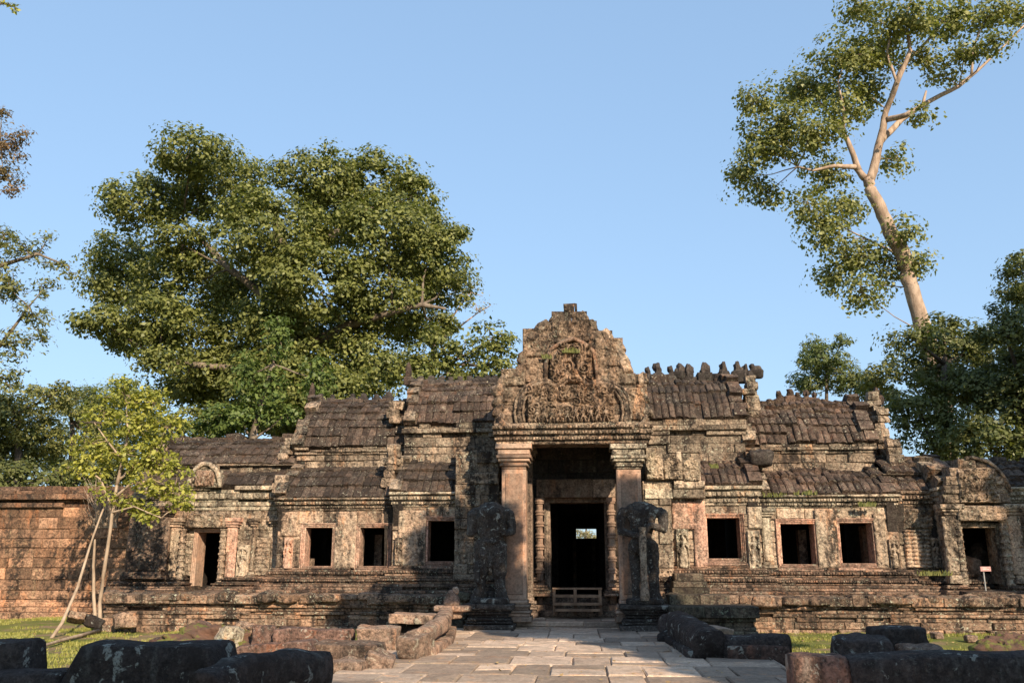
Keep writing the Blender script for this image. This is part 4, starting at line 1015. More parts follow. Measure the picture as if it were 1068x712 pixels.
# ================================================================== RUBBLE AND NAGA BALUSTRADES
def rock(name, label, cat, px0, px1, py0, py1, Y, dep, mat, seed, k=6., amp=.045, taper=(0, 0), rot=(0, 0, 0), group=None, n=10, chip=.15, zfloor_=None):
    """Y = depth of its front; pixel box gives width and height"""
    Yc = Y + dep / 2; s = S(Y) ; c = W((px0 + px1) / 2, (py0 + py1) / 2, Y); c.y = Yc
    wd, ht = (px1 - px0) * s, (py1 - py0) * s
    if zfloor_ is not None:
        top = Z(py0, Y, (px0 + px1) / 2); ht = top - zfloor_; c.z = zfloor_ + ht / 2
    o = rockmesh((wd, dep, ht), seed, k=k * 3, amp=amp * 1.5, n=n + 8, taper=taper, rot=rot, chip=chip).build(name, M[mat], smooth=True); o.location = c
    return tag(o, label, cat, group)
gr = 'fallen blocks beside the causeway'
rock('fallen_block', 'long brown fallen block lying nearest the terrace, left of the causeway', 'stone block', 283, 364, 656, 680, 16.6, .55, 'rubblered', 1001, k=12, group=gr, zfloor_=-.12)
rock('fallen_block', 'squared tan fallen block between the long brown block and the tilted rounded block', 'stone block', 368, 412, 654, 690, 16.4, .6, 'rubble', 1002, k=10, group=gr, zfloor_=-.1)
rock('fallen_block', 'slanting red brown block with a tapering left end behind the curved dark rail', 'stone block', 236, 328, 672, 712, 13.6, .7, 'rubblered', 1003, k=8, rot=(0, -.07, .1), taper=(.25, 0), group=gr, zfloor_=-.15)
rock('fallen_block', 'pale topped long block with white lichen lying on the rough slab at the paving edge', 'stone block', 322, 392, 673, 694, 13.9, .7, 'rubble', 1004, k=9, rot=(0, .02, -.1), group=gr)
rock('fallen_block', 'rough low slab supporting the pale topped block at the paving edge', 'stone block', 338, 376, 690, 706, 13.5, .6, 'rubble', 1005, k=7, group=gr, zfloor_=-.05)
rock('fallen_block', 'knobbly tan boulder with a worn corner on the left edge of the paving', 'stone block', 374, 406, 681, 704, 13.7, .55, 'rubble', 1006, k=3.5, rot=(.1, .35, .2), group=gr)
rock('fallen_block', 'tilted rounded tan balustrade piece leaning on the left paving edge', 'stone block', 419, 440, 662, 690, 15.0, .75, 'rubble', 1007, k=4.5, rot=(.12, .1, -.32), group=gr, zfloor_=0.)
rock('fallen_slab', 'thin weathered slab propped on a stone in front of the left terrace', 'stone slab', 406, 453, 641, 650, 18.6, .8, 'rubble', 1008, k=6, rot=(0, .03, .1), group=gr)
rock('fallen_block', 'dark stone propping up the thin weathered slab', 'stone block', 416, 445, 649, 664, 18.9, .5, 'rubbledark', 1009, k=5, group=gr, zfloor_=-.12)
# pointed stone on a flat stone
pc = thing('pointed_stone', W(472, 634, 20.3), 'small pointed carved stone standing on a flat ledge stone left of the broken armed guardian', 'carved stone', None)
mb = rockmesh((.85, .6, .15), 1011, k=5, amp=.03, n=8, loc=W(472, 634, 20.3)); rockmesh((.4, .35, .22), 1013, k=5, amp=.03, n=6, mb=mb, loc=W(474, 640, 20.3)); mb.build('ledge', M['rubble'], pc, smooth=True)
mb = rockmesh((.46, .4, .42), 1012, k=3, amp=.03, n=8, taper=(.6, .5), loc=W(471, 625, 20.3)); rockmesh((.14, .14, .16), 1014, k=2.5, amp=.02, n=6, mb=mb, loc=W(475, 615.5, 20.3)); mb.build('point', M['rubble'], pc, smooth=True)

def rail(name, label, pts, rad, mat, base=None, seed=1, group='carved serpent balustrades', k=3.6, asp=1.0, basemat=None, parent_cat='balustrade', head=None):
    P = [Vector(p) for p in pts]; c = P[0].copy(); c.z = 0
    root = thing(name, c, label, parent_cat, group)
    mb = MB(seed); PP = []; RR = []
    for i in range(len(P) - 1):
        for q in range(6): t = q / 6; PP.append(P[i].lerp(P[i + 1], t)); RR.append((rad[i] + (rad[i + 1] - rad[i]) * t))
    PP.append(P[-1]); RR.append(rad[-1])
    vs = MB(seed); vs.tube([PP[0]] + PP + [PP[-1]], [RR[0] * .8] + RR + [RR[-1] * .8], 20, .5, k=k, asp=asp)
    vs.v = [tuple(Vector(v) + (Vector((noise.noise(Vector(v) * 2.3), noise.noise(Vector(v) * 2.3 + Vector((5, 0, 0))), noise.noise(Vector(v) * 2.3 + Vector((0, 7, 0))))) * .045 + Vector((noise.noise(Vector(v) * 7), 0, noise.noise(Vector(v) * 7 + Vector((5, 0, 0))))) * .02)) for v in vs.v]
    if head: head(vs)
    vs.build('body', M[mat], root, smooth=True)
    if base:
        mb = MB(seed + 1); zt, half = base
        for i in range(len(P) - 1):
            a, b = P[i], P[i + 1]; d = (b - a); d.z = 0; L = d.length; n = max(1, round(L / 1.1)); ang = math.atan2(d.y, d.x)
            for q in range(n):
                m_ = a.lerp(b, (q + .5) / n); rockmesh((L / n - .02, half * 2, zt + .1), seed + q + i * 7, k=14, amp=.02, n=7, rot=(0, 0, ang), mb=mb, loc=(m_.x, m_.y, (zt - .1) / 2))
        mb.build('base', M[basemat or mat], root, smooth=True)
    return root
# left rail running beside the paving toward the porch
rail('serpent_balustrade', 'rounded stone rail in shade running along the left edge of the causeway to the porch', [Vector((X(438, 15.5, 672), 15.5, .30)), Vector((X(460, 17.6, 660), 17.6, .36)), Vector((-2.72, 20.3, .40))], [.13, .155, .165], 'rubble', (.14, .24), 1021, basemat='rubble')
# right rail with reared head lumps
def rhead(mb):
    for i, (px, py, Y, w_, h_) in enumerate(((699, 652, 19.2, .55, .5), (697, 668, 18.6, .5, .35), (709, 660, 18.4, .5, .5), (704, 645, 19.4, .5, .35))): rockmesh((w_, .6, h_), 1030 + i, k=3, amp=.08, n=8, mb=mb, loc=W(px, py, Y))
rail('serpent_balustrade', 'dark shaded serpent rail with lumpy worn head at the right edge of the causeway', [W(707, 652, 18.9), W(720, 661, 17.3), W(742, 674, 15.4)], [.27, .27, .27], 'rubbledark', (.12, .36), 1031, head=rhead)
rail('serpent_balustrade', 'straight dark rail block on a base lying across the right side of the causeway', [W(754, 675, 15.6), W(822, 674, 15.6)], [.21, .21], 'rubbledark', (.22, .26), 1041, k=3.5, basemat='rubblered')
o = rock('fallen_slab', 'pinkish flat slab lying behind the dark serpent rail on the right', 'stone slab', 731, 764, 654, 665, 18.6, .8, 'paving', 1051, k=6, rot=(.0, .12, .1), zfloor_=.1)
# right foreground rail blocks
def longblock(name, label, x0p, x1p, topl, topr, Y, dep, mat, seed, zb=.0, group=None, k=5., asp=None, amp=.03, tl=0., tr=0.):
    a = W(x0p, topl, Y); b = W(x1p, topr, Y); L = (b - a).length; zt = (a.z + b.z) / 2; h = zt - zb; mb = MB(seed); r_ = random.Random(seed)
    pts = []; vs = []; fs = []; n = max(8, int(L / .1)); m_ = 24
    for i in range(n + 1):
        t = i / n; x = a.x + (b.x - a.x) * t; zt_ = a.z + (b.z - a.z) * t
        e = min(1, .93 + min(t, 1 - t) * L * 2.5)
        cut = 0
        for q in range(m_):
            th = 2 * math.pi * q / m_; c, s_ = math.cos(th), math.sin(th); sc = 1 / ((abs(c) ** k + abs(s_) ** k) ** (1 / k))
            hh = (zt_ - zb) / 2; p = Vector((x, Y + dep / 2 + c * sc * dep / 2 * e, zb + hh + s_ * sc * hh * (e if s_ > 0 else 1)))
            sh = (p.z - zb) / h
            if t < .5: p.x += tl * sh * max(0, 1 - t / .2)
            else: p.x -= tr * sh * max(0, 1 - (1 - t) / .2)
            nn = noise.noise(p * 2.1 + Vector((seed, 0, 0))) * amp + noise.noise(p * 6 + Vector((seed, 0, 0))) * amp * .5 + noise.noise(p * 15) * amp * .2
            p += Vector((nn * .4, c * nn, s_ * nn)); vs.append(p)
    fs = [tuple(range(m_ - 1, -1, -1)), tuple(n * m_ + q for q in range(m_))]
    for i in range(n):
        for q in range(m_): fs.append((i * m_ + q, i * m_ + (q + 1) % m_, (i + 1) * m_ + (q + 1) % m_, (i + 1) * m_ + q))
    mb.add(vs, fs, r_.random()); o = mb.build(name, M[mat], smooth=True); return tag(o, label, 'balustrade', group)
fg = 'foreground rail blocks'
longblock('rail_block', 'reddish brown end block of the foreground rail at the lower right', 829, 887, 683, 684, 9.6, .5, 'rubblered', 1061, group=fg, k=12)
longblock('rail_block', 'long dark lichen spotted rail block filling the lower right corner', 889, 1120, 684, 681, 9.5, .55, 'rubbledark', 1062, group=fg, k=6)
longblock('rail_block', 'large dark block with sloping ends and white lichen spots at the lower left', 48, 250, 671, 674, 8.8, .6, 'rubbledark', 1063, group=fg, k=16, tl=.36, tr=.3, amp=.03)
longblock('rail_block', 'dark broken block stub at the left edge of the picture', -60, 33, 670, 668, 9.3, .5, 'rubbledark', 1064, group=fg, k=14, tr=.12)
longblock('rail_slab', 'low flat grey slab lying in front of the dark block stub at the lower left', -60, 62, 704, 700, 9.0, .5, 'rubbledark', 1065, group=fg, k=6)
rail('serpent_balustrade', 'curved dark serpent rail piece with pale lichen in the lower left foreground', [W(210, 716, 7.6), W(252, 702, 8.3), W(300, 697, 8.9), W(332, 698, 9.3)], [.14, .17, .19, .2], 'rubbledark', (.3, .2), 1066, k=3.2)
gb = 'dark blocks behind the right foreground rail'
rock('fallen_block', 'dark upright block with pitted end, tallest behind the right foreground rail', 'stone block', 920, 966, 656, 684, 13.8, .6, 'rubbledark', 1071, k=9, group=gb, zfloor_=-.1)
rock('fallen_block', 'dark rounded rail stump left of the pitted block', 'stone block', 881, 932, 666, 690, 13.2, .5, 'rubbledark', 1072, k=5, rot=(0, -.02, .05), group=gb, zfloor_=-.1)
rock('fallen_block', 'small grey broken block right of the pitted block', 'stone block', 945, 985, 673, 690, 13.0, .5, 'rubble', 1073, k=6, rot=(0, .04, 0), group=gb, zfloor_=-.1)
# earth mound with laterite stones
mb = MB(1081); rockmesh((3.4, 2.2, .7), 1081, k=2.4, amp=.2, n=34, taper=(.3, .2), mb=mb, loc=W(232, 675, 17.8), nsc=2.6)
o = mb.build('earth_mound', M['earth'], smooth=True); tag(o, 'low reddish earth mound with grass patches in front of the left terrace', 'mound')
mb = MB(1082); rockmesh((1.7, 1.0, .36), 1083, k=2.2, amp=.14, n=26, taper=(.4, .3), mb=mb, loc=W(1058, 674, 16.5), nsc=2.5)
tag(mb.build('earth_mound', M['earth'], smooth=True), 'low dark mound on the grass near the right edge', 'mound')
mr = 'stones on the earth mound'
for i, (a, b, c, d, Y, mt, lb) in enumerate([(152, 166, 667, 676, 17.5, 'rubblered', 'round reddish stone at the left foot of the earth mound'), (166, 178, 666, 674, 17.2, 'rubblered', 'smaller reddish stone second from the left at the mound foot'), (183, 196, 663, 672, 17.6, 'rubblered', 'flat reddish stone third from the left at the mound foot'),
        (222, 243, 655, 672, 16.9, 'pale', 'pale lichen covered stone on the crest of the earth mound'), (245, 262, 650, 664, 17.3, 'terrace', 'brown stone right of the pale lichen stone on the mound'), (203, 220, 652, 662, 17.9, 'rubblered', 'reddish stone at the back left of the mound crest'),
        (262, 282, 655, 676, 16.8, 'rubblered', 'larger stone between the mound and the long brown block'), (62, 86, 640, 648, 20.3, 'terrace', 'stone by the foot of the young tree, left of the terrace end'), (84, 98, 644, 653, 20.6, 'rubbledark', 'dark stone behind the young tree trunks'), (116, 134, 640, 654, 21.2, 'terrace', 'loose block at the left end of the terrace')]):
    rock('loose_stone', lb, 'stone', a, b, c, d, Y, .4, mt, 1090 + i, k=3.5, amp=.05, rot=(.2 * (i % 3), .1 * (i % 4), .3 * i), group=mr if i < 7 else 'stones at the left terrace end', n=8)
for i, (a, b, c, d, lb) in enumerate([(1010, 1020, 663, 669, 'small pale stone on the right lawn'), (975, 984, 660, 666, 'small dark stone on the lawn behind the small grey block'), (0, 10, 632, 640, 'small grey stone on the lawn at the left edge')]):
    rock('loose_stone', lb, 'stone', a, b, c, d, G((a + b) / 2, d, -.1).y, .25, 'rubble', 1110 + i, k=3, amp=.03, n=6)

# ================================================================== VEGETATION
def grasspatch(name, polys, n, seed, mat, h=(.03, .075)):
    rg = np.random.default_rng(seed); V = []; 
    P = []
    for (x0, x1, y0, y1) in polys:
        k = int(n * (x1 - x0) * (y1 - y0)); P.append(np.stack([rg.uniform(x0, x1, k), rg.uniform(y0, y1, k)], 1))
    P = np.concatenate(P)
    dn = np.array([noise.noise(Vector((x * .8, y * .8, 5))) + .6 * noise.noise(Vector((x * 3, y * 3, 5))) for x, y in P]); P = P[dn > -.05]
    Zs = np.array([gz(x, y) for x, y in P]); k = len(P)
    ang = rg.uniform(0, 6.28, k); hh = rg.uniform(*h, k); ww = rg.uniform(.008, .016, k); ln = rg.normal(size=(k, 2)) * .02
    B = np.stack([P[:, 0], P[:, 1], Zs - .01], 1); dx = np.stack([np.cos(ang) * ww, np.sin(ang) * ww, np.zeros(k)], 1)
    Tp = B + np.stack([ln[:, 0], ln[:, 1], hh], 1); Vt = np.stack([B - dx, B + dx, Tp], 1).reshape(-1, 3)
    me = bpy.data.meshes.new(name); me.vertices.add(3 * k); me.loops.add(3 * k); me.polygons.add(k)
    me.vertices.foreach_set('co', Vt.astype(np.float32).ravel()); me.loops.foreach_set('vertex_index', np.arange(3 * k, dtype=np.int32)); me.polygons.foreach_set('loop_start', np.arange(0, 3 * k, 3, dtype=np.int32))
    at = me.attributes.new('blk', 'FLOAT', 'POINT'); at.data.foreach_set('value', np.repeat(rg.random(k), 3).astype(np.float32))
    me.materials.append(M[mat]); me.update(calc_edges=True); o = link(name, me); return tag(o, 'short yellow green lawn grass around the stones and terrace foot', 'grass', kind='stuff')
grasspatch('grass', [(-14, -3.5, 11, 22.0), (3.5, 15, 11, 22.0), (-18, -9.2, 22, 25.2)], 520, 5, 'grass')
rg = np.random.default_rng(8); k = 3200
P = np.stack([rg.uniform(-13, 14, k), rg.uniform(11, 23.5, k), np.zeros(k)], 1); P[:, 2] = [(TZ + .04 if y > 22.1 else (.03 if abs(x) < 2.8 else gz(x, y) + .04)) for x, y in P[:, :2]]
P = P[(np.abs(P[:, 0]) > 2.9) | (rg.random(k) < .2)]
P = P[~((P[:, 1] > 20.5) & (np.abs(P[:, 0]) < 3.2))]
o = leafmesh('leaf_litter', P, np.tile([0, 0, 1.], (len(P), 1)) + rg.normal(size=(len(P), 3)) * .25, .06, M['litter'], None, 8); tag(o, 'dry brown leaves scattered over lawn and paving', 'leaves', kind='stuff')

# exposed surface root running from the young tree
mb = MB(1200); mb.tube([G(104, 657, -.06), G(85, 662, -.06), G(62, 668, -.05), G(45, 673, -.07), G(30, 680, -.08)], [.05, .04, .035, .03, .015], 7, .5, jit=.1)
tag(mb.build('surface_root', M['sapling'], smooth=True), 'thin pale root lying on the grass left of the young tree', 'root')
# --- great fig tree behind the left wing
Yf = 41
L1 = [(200, 160, 38, 24), (150, 212, 44, 28), (232, 195, 58, 36), (128, 268, 44, 26), (105, 335, 26, 18), (150, 352, 40, 20), (195, 300, 60, 42), (280, 245, 58, 44), (330, 185, 42, 30), (392, 192, 46, 34), (350, 225, 40, 40), (402, 245, 54, 40), (450, 262, 38, 40), (462, 300, 34, 26), (330, 295, 58, 38), (400, 315, 48, 28), (260, 350, 58, 34), (210, 395, 44, 30), (300, 400, 60, 40), (365, 372, 48, 32), (420, 345, 24, 18), (170, 378, 26, 14), (190, 255, 30, 24), (255, 305, 34, 26), (350, 345, 40, 26), (290, 345, 36, 26), (435, 205, 22, 24), (240, 418, 36, 20), (340, 412, 40, 18), (385, 398, 26, 16), (430, 385, 26, 16), (120, 300, 34, 22), (170, 335, 40, 26), (240, 385, 40, 26), (455, 340, 22, 14), (212, 440, 32, 16), (285, 435, 40, 16), (190, 405, 30, 16)]
lob = [LB(a, b, c, d, Yf, ydev=((i * 37) % 7 - 3) * 1.0) for i, (a, b, c, d) in enumerate(L1)]
bs = G(300, 560, 0); base = Vector((X(300, Yf), Yf, -.1))
tk = ([base, W(302, 470, Yf), W(300, 400, Yf), W(305, 340, Yf), W(300, 280, Yf), W(285, 220, Yf)], [1.3, 1.1, .95, .75, .45, .2])
tb = [([W(302, 400, Yf), W(250, 385, Yf - 1), W(200, 380, Yf - 2), W(165, 372, Yf - 2)], [.26, .2, .14, .07]), ([W(305, 370, Yf), W(360, 340, Yf - 1), W(410, 325, Yf - 2), W(440, 318, Yf - 2), W(465, 322, Yf - 2)], [.3, .22, .16, .12, .06]), ([W(300, 300, Yf), W(340, 250, Yf), W(390, 215, Yf)], [.25, .18, .08]), ([W(300, 330, Yf), W(240, 280, Yf - 1), W(190, 230, Yf)], [.25, .18, .08])]
tree('fig_tree', 'huge broad dense green tree rising behind the left wing of the temple', 'tree', base, tk, lob, (M['bark'], M['ficus']), leaf=.2, dens=8, per=100, cr=.82, seed=2001, tubes=tb, twig=.03, asp=.62, limbr=.08, flat=.55, inner=.55, twigs=3)
tree('climbing_vine', 'bright green vines hanging around the fig tree base above the left roof', 'vine', Vector((X(262, 31), 31, 0)), ([Vector((X(262, 31), 31, 0)), W(262, 460, 31), W(285, 380, 31)], [.2, .15, .1]),
     [LB(a, b, c, d, 31) for a, b, c, d in [(250, 435, 42, 14), (225, 445, 30, 10), (285, 410, 16, 30), (262, 390, 14, 30), (300, 430, 12, 14), (330, 395, 16, 26), (290, 350, 12, 30)]], (M['bark'], M['vine']), leaf=.16, dens=26, per=30, cr=.35, seed=2002, twig=.02, inner=.1, limbr=.05)
tree('side_tree', 'smaller green tree between the fig tree and the pediment', 'tree', Vector((X(470, 36), 36, 0)), ([Vector((X(470, 36), 36, 0)), W(470, 430, 36), W(468, 380, 36)], [.35, .3, .15]),
     [LB(a, b, c, d, 36) for a, b, c, d in [(515, 352, 22, 18), (480, 372, 36, 22), (440, 382, 30, 24), (520, 380, 20, 20), (455, 350, 18, 14), (400, 385, 26, 18), (490, 395, 40, 10)]], (M['bark'], M['ficus']), leaf=.2, dens=12, per=34, cr=.42, seed=2003, twig=.03, limbr=.08, inner=.2)
tree('dry_tree', 'pale sparsely leaved tree with bare branches beside the fig tree', 'tree', Vector((X(450, 46), 46, 0)), ([Vector((X(450, 46), 46, 0)), W(450, 420, 46), W(452, 360, 46)], [.3, .25, .12]),
     [LB(a, b, c, d, 46) for a, b, c, d in [(455, 335, 34, 22), (490, 305, 28, 12), (500, 325, 18, 12), (430, 350, 24, 18)]], (M['palebark'], M['pale_leaf']), leaf=.16, dens=3.5, per=14, cr=.6, seed=2004, twig=.035, twigs=16, limbr=.09)

# --- tall leaning tree
Yt = 44; b0 = Vector((X(990, Yt), Yt, -.1))
tk = ([b0, W(986, 420, Yt), W(967, 350, Yt), W(950, 300, Yt), W(943, 272, Yt), W(925, 232, Yt), W(909, 200, Yt), W(905, 186, Yt)], [.6, .5, .42, .38, .42, .34, .32, .28])
tb = [([W(906, 190, Yt), W(914, 165, Yt), W(920, 140, Yt), W(925, 115, Yt), W(936, 85, Yt - 1), W(950, 52, Yt - 1), W(944, 20, Yt - 1), W(955, -15, Yt - 1)], [.26, .22, .20, .17, .14, .11, .07, .04]),
      ([W(918, 148, Yt), W(940, 125, Yt + 1), W(965, 108, Yt + 1), W(1000, 90, Yt + 1), W(1018, 75, Yt + 1), W(1045, 50, Yt + 1), W(1070, 25, Yt + 1)], [.19, .16, .13, .11, .08, .06, .04]),
      ([W(924, 125, Yt), W(945, 120, Yt - 1), W(962, 110, Yt - 1), W(966, 95, Yt - 1)], [.16, .14, .10, .05]),
      ([W(902, 186, Yt), W(892, 174, Yt), W(870, 173, Yt - 1), W(848, 178, Yt - 1), W(832, 174, Yt - 1)], [.2, .15, .10, .07, .04]),
      ([W(896, 178, Yt), W(886, 152, Yt), W(878, 135, Yt), W(870, 125, Yt + 1), W(850, 100, Yt + 1)], [.17, .14, .12, .09, .05]),
      ([W(880, 138, Yt), W(880, 115, Yt - 1), W(874, 85, Yt - 1)], [.1, .08, .04]),
      ([W(930, 100, Yt), W(940, 70, Yt + 1), W(965, 45, Yt + 1), W(990, 15, Yt + 1)], [.13, .1, .08, .04]),
      ([W(1013, 80, Yt + 1), W(1015, 50, Yt + 1), W(1025, 25, Yt + 1)], [.08, .06, .03]),
      ([W(944, 275, Yt), W(930, 262, Yt + 1), W(905, 250, Yt + 1), W(885, 240, Yt + 1)], [.12, .08, .06, .03]),
      ([W(936, 88, Yt - 1), W(925, 55, Yt - 1), W(930, 30, Yt - 1)], [.08, .07, .04])]
L2 = [(790, 108, 22, 20), (795, 150, 34, 26), (775, 185, 20, 22), (800, 200, 22, 16), (835, 92, 38, 26), (845, 140, 36, 28), (880, 60, 40, 30), (872, 110, 30, 26), (915, 50, 34, 28), (900, 92, 30, 20), (945, 22, 44, 22), (900, 10, 26, 14), (990, 22, 32, 22), (1030, 18, 40, 16), (1062, 20, 16, 12), (1035, 45, 22, 12), (1005, 55, 18, 14), (965, 62, 20, 16), (985, 80, 18, 10), (860, 180, 26, 20), (842, 212, 14, 22), (858, 240, 26, 26), (880, 215, 22, 18), (890, 270, 34, 26), (866, 290, 18, 20), (900, 305, 20, 18), (945, 240, 12, 20), (950, 275, 14, 22), (925, 285, 14, 18), (935, 165, 10, 22), (960, 120, 12, 12), (815, 130, 20, 30)]
tree('leaning_tree', 'tall pale trunked tree leaning left with a high open crown behind the right wing', 'tree', b0, tk, [LB(a, b, c, d, Yt, ydev=((i * 31) % 5 - 2) * .8) for i, (a, b, c, d) in enumerate(L2)], (M['palebark'], M['tall']), leaf=.19, dens=7, per=50, cr=.78, seed=2010, tubes=tb, twig=.02, asp=.78, limbr=.035, inner=.0, twigs=9)

# --- dark trees at right
def simple(name, label, px, Y, pyt, lobes, mat, seed, leaf=.15, dens=12, per=80, cr=.5, bark='darkbark', tr=.25, group='trees behind the temple', **kw):
    b0 = Vector((X(px, Y), Y, -.1)); return tree(name, label, 'tree', b0, ([b0, W(px, 500, Y), W(px, pyt, Y)], [tr, tr * .8, tr * .4]), [LB(a, b, c, d, Y, ydev=((i * 29) % 5 - 2) * .5) for i, (a, b, c, d) in enumerate(lobes)], (M[bark], M[mat]), leaf=leaf, dens=dens, per=per, cr=cr, seed=seed, group=group, **kw)
simple('bushy_tree', 'dark bushy tree mass under the leaning trunk beyond the right wing end', 985, 33, 380, [(950, 352, 22, 14), (965, 385, 30, 30), (985, 350, 30, 24), (1005, 400, 36, 36), (960, 430, 30, 36), (1000, 450, 40, 30), (1020, 360, 28, 26)], 'darkleaf', 2020, inner=.2)
simple('bushy_tree', 'darker bushy tree at the right edge above the right door', 1065, 31, 400, [(1045, 340, 26, 22), (1060, 375, 34, 36), (1035, 410, 30, 30), (1070, 430, 44, 40), (1030, 460, 40, 24), (1100, 380, 40, 60), (1090, 470, 50, 30)], 'darkleaf', 2021, inner=.2)
simple('evergreen_tree', 'dark topped tree poking in at the right edge beneath the sky', 1085, 37, 300, [(1070, 285, 22, 20), (1062, 308, 20, 16), (1085, 320, 34, 30), (1100, 280, 26, 30)], 'darkleaf', 2022, group=None)
simple('feathery_tree', 'small feathery pale green tree just above the right wing roof', 862, 38, 380, [(858, 372, 22, 16), (850, 362, 12, 12), (872, 392, 26, 18), (842, 398, 20, 12), (895, 398, 22, 12), (880, 356, 8, 8), (838, 378, 8, 8)], 'feather', 2023, leaf=.15, dens=44, per=30, cr=.28, bark='bark', tr=.15, group=None, asp=.4, limbr=.04, twig=.015)
simple('feathery_tree', 'thin yellowish sapling between the feathery tree and the dark bushes', 918, 36, 400, [(915, 395, 14, 18), (922, 415, 16, 14), (905, 408, 14, 10), (930, 380, 8, 12)], 'olive', 2024, leaf=.16, dens=30, per=22, cr=.3, bark='bark', tr=.1, group=None, limbr=.03, twig=.015)
simple('bushy_tree', 'pale twiggy bush seen small through the far window of the doorway passage', 611, 56, 560, [(606, 556, 7, 4), (617, 558, 7, 5), (611, 565, 12, 5)], 'pale_leaf', 2026, leaf=.12, dens=40, per=22, cr=.3, bark='darkbark', tr=.06, group=None, limbr=.03, twig=.02, twigs=9)
# --- left trees
simple('bushy_tree', 'dark leafy tree at the far left above the laterite wall', 20, 36, 430, [(12, 430, 34, 30), (30, 460, 40, 30), (0, 480, 40, 30), (52, 412, 24, 16), (-30, 440, 40, 50)], 'olive', 2030)
simple('bushy_tree', 'shadowy tree behind the young tree above the laterite wall', 75, 40, 440, [(70, 425, 24, 20), (90, 450, 26, 24), (60, 470, 34, 26), (110, 470, 34, 26), (140, 440, 30, 20)], 'olive', 2031, dens=7, per=60, inner=.1)
simple('bushy_tree', 'distant pale green tree crowns between the young tree and fig tree', 110, 58, 430, [(105, 415, 34, 14), (140, 412, 30, 16), (80, 420, 30, 12), (125, 450, 70, 30)], 'feather', 2032, leaf=.2, dens=6, per=60, cr=.8)
simple('bushy_tree', 'low dark thicket behind the laterite wall and left pavilion', 60, 31, 490, [(20, 500, 50, 18), (90, 500, 50, 20), (150, 490, 40, 18), (-40, 500, 50, 24)], 'darkleaf', 2033)
b0 = Vector((X(-60, 26), 26, -.1))
tree('overhanging_tree', 'tall sparse tree at the left edge with feathery hanging branches', 'tree', b0, ([b0, W(-60, 500, 27), W(-50, 380, 27), W(-40, 280, 27), W(-45, 150, 27)], [.4, .35, .3, .22, .12]),
     [LB(*q, 27) for q in [(5, 245, 18, 14), (28, 262, 26, 14), (58, 275, 18, 8), (72, 284, 8, 8), (10, 300, 24, 22), (35, 330, 22, 18), (12, 360, 26, 20), (45, 300, 18, 10), (-20, 280, 40, 50), (5, 395, 24, 16), (50, 248, 12, 6), (42, 350, 12, 14)]], (M['bark'], M['olive']), leaf=.15, dens=26, per=18, cr=.32, seed=2040, tubes=[([W(-45, 320, 27), W(-10, 280, 27), W(40, 265, 27), W(72, 278, 27)], [.12, .09, .05, .02]), ([W(-45, 400, 27), W(0, 360, 27), W(30, 320, 27)], [.1, .07, .03])], twig=.015, limbr=.03, asp=.4, inner=.05)
tree('russet_tree', 'reddish leaved branch end reaching in at the upper left edge', 'tree', Vector((X(-140, 30), 30, 0)), ([Vector((X(-140, 30), 30, 0)), W(-130, 400, 30), W(-110, 200, 30), W(-60, 160, 30), W(0, 150, 30)], [.45, .4, .25, .15, .05]),
     [LB(*q, 30) for q in [(6, 150, 20, 14), (20, 142, 12, 8), (4, 180, 18, 16), (2, 118, 14, 10), (12, 198, 12, 8), (-30, 150, 30, 50), (20, 165, 10, 6)]], (M['bark'], M['red']), leaf=.15, dens=34, per=20, cr=.3, seed=2041, twig=.015, limbr=.03, asp=.4, inner=.05)
b0 = Vector((X(-90, 13), 13, 0))
tree('overhanging_tree', 'tip of an overhanging branch with yellow leaves at the top left corner', 'tree', b0, ([b0, W(-90, 300, 13), W(-70, 60, 13), W(-30, 5, 13), W(6, 4, 13)], [.2, .16, .1, .04, .015]),
     [LB(*q, 13) for q in [(8, 4, 8, 3), (18, 9, 5, 3), (-10, 0, 12, 6)]], (M['bark'], M['young']), leaf=.07, dens=80, per=8, cr=.1, seed=2042, twig=.006, limbr=.01, asp=.5)
# --- young tree with slender trunks on the left lawn
Yy = 20.2; b0 = G(101, 658, -.1); Yy = b0.y
yt = [([W(99, 657, Yy), W(98, 620, Yy + .1), W(97, 590, Yy + .1), W(99, 562, Yy + .1)], [.045, .04, .035, .025]), ([W(45, 676, Yy - 1.6), W(64, 650, Yy - 1.2), W(81, 612, Yy - .6), W(94, 568, Yy - .1), W(108, 530, Yy)], [.042, .038, .034, .028, .02]),
      ([W(122, 505, Yy), W(128, 480, Yy), W(134, 450, Yy), W(132, 420, Yy)], [.05, .04, .03, .015]), ([W(124, 500, Yy), W(145, 482, Yy + .2), W(165, 462, Yy + .3), W(178, 445, Yy + .3)], [.04, .03, .02, .01]), ([W(118, 520, Yy), W(135, 505, Yy), W(160, 500, Yy + .2), W(182, 510, Yy + .2)], [.035, .03, .02, .01]),
      ([W(116, 528, Yy), W(105, 500, Yy), W(92, 490, Yy), W(78, 492, Yy)], [.03, .025, .015, .008]), ([W(128, 480, Yy), W(112, 460, Yy - .2), W(98, 440, Yy - .2)], [.03, .02, .01]), ([W(114, 535, Yy), W(140, 528, Yy - .2), W(168, 540, Yy - .2)], [.025, .018, .008])]
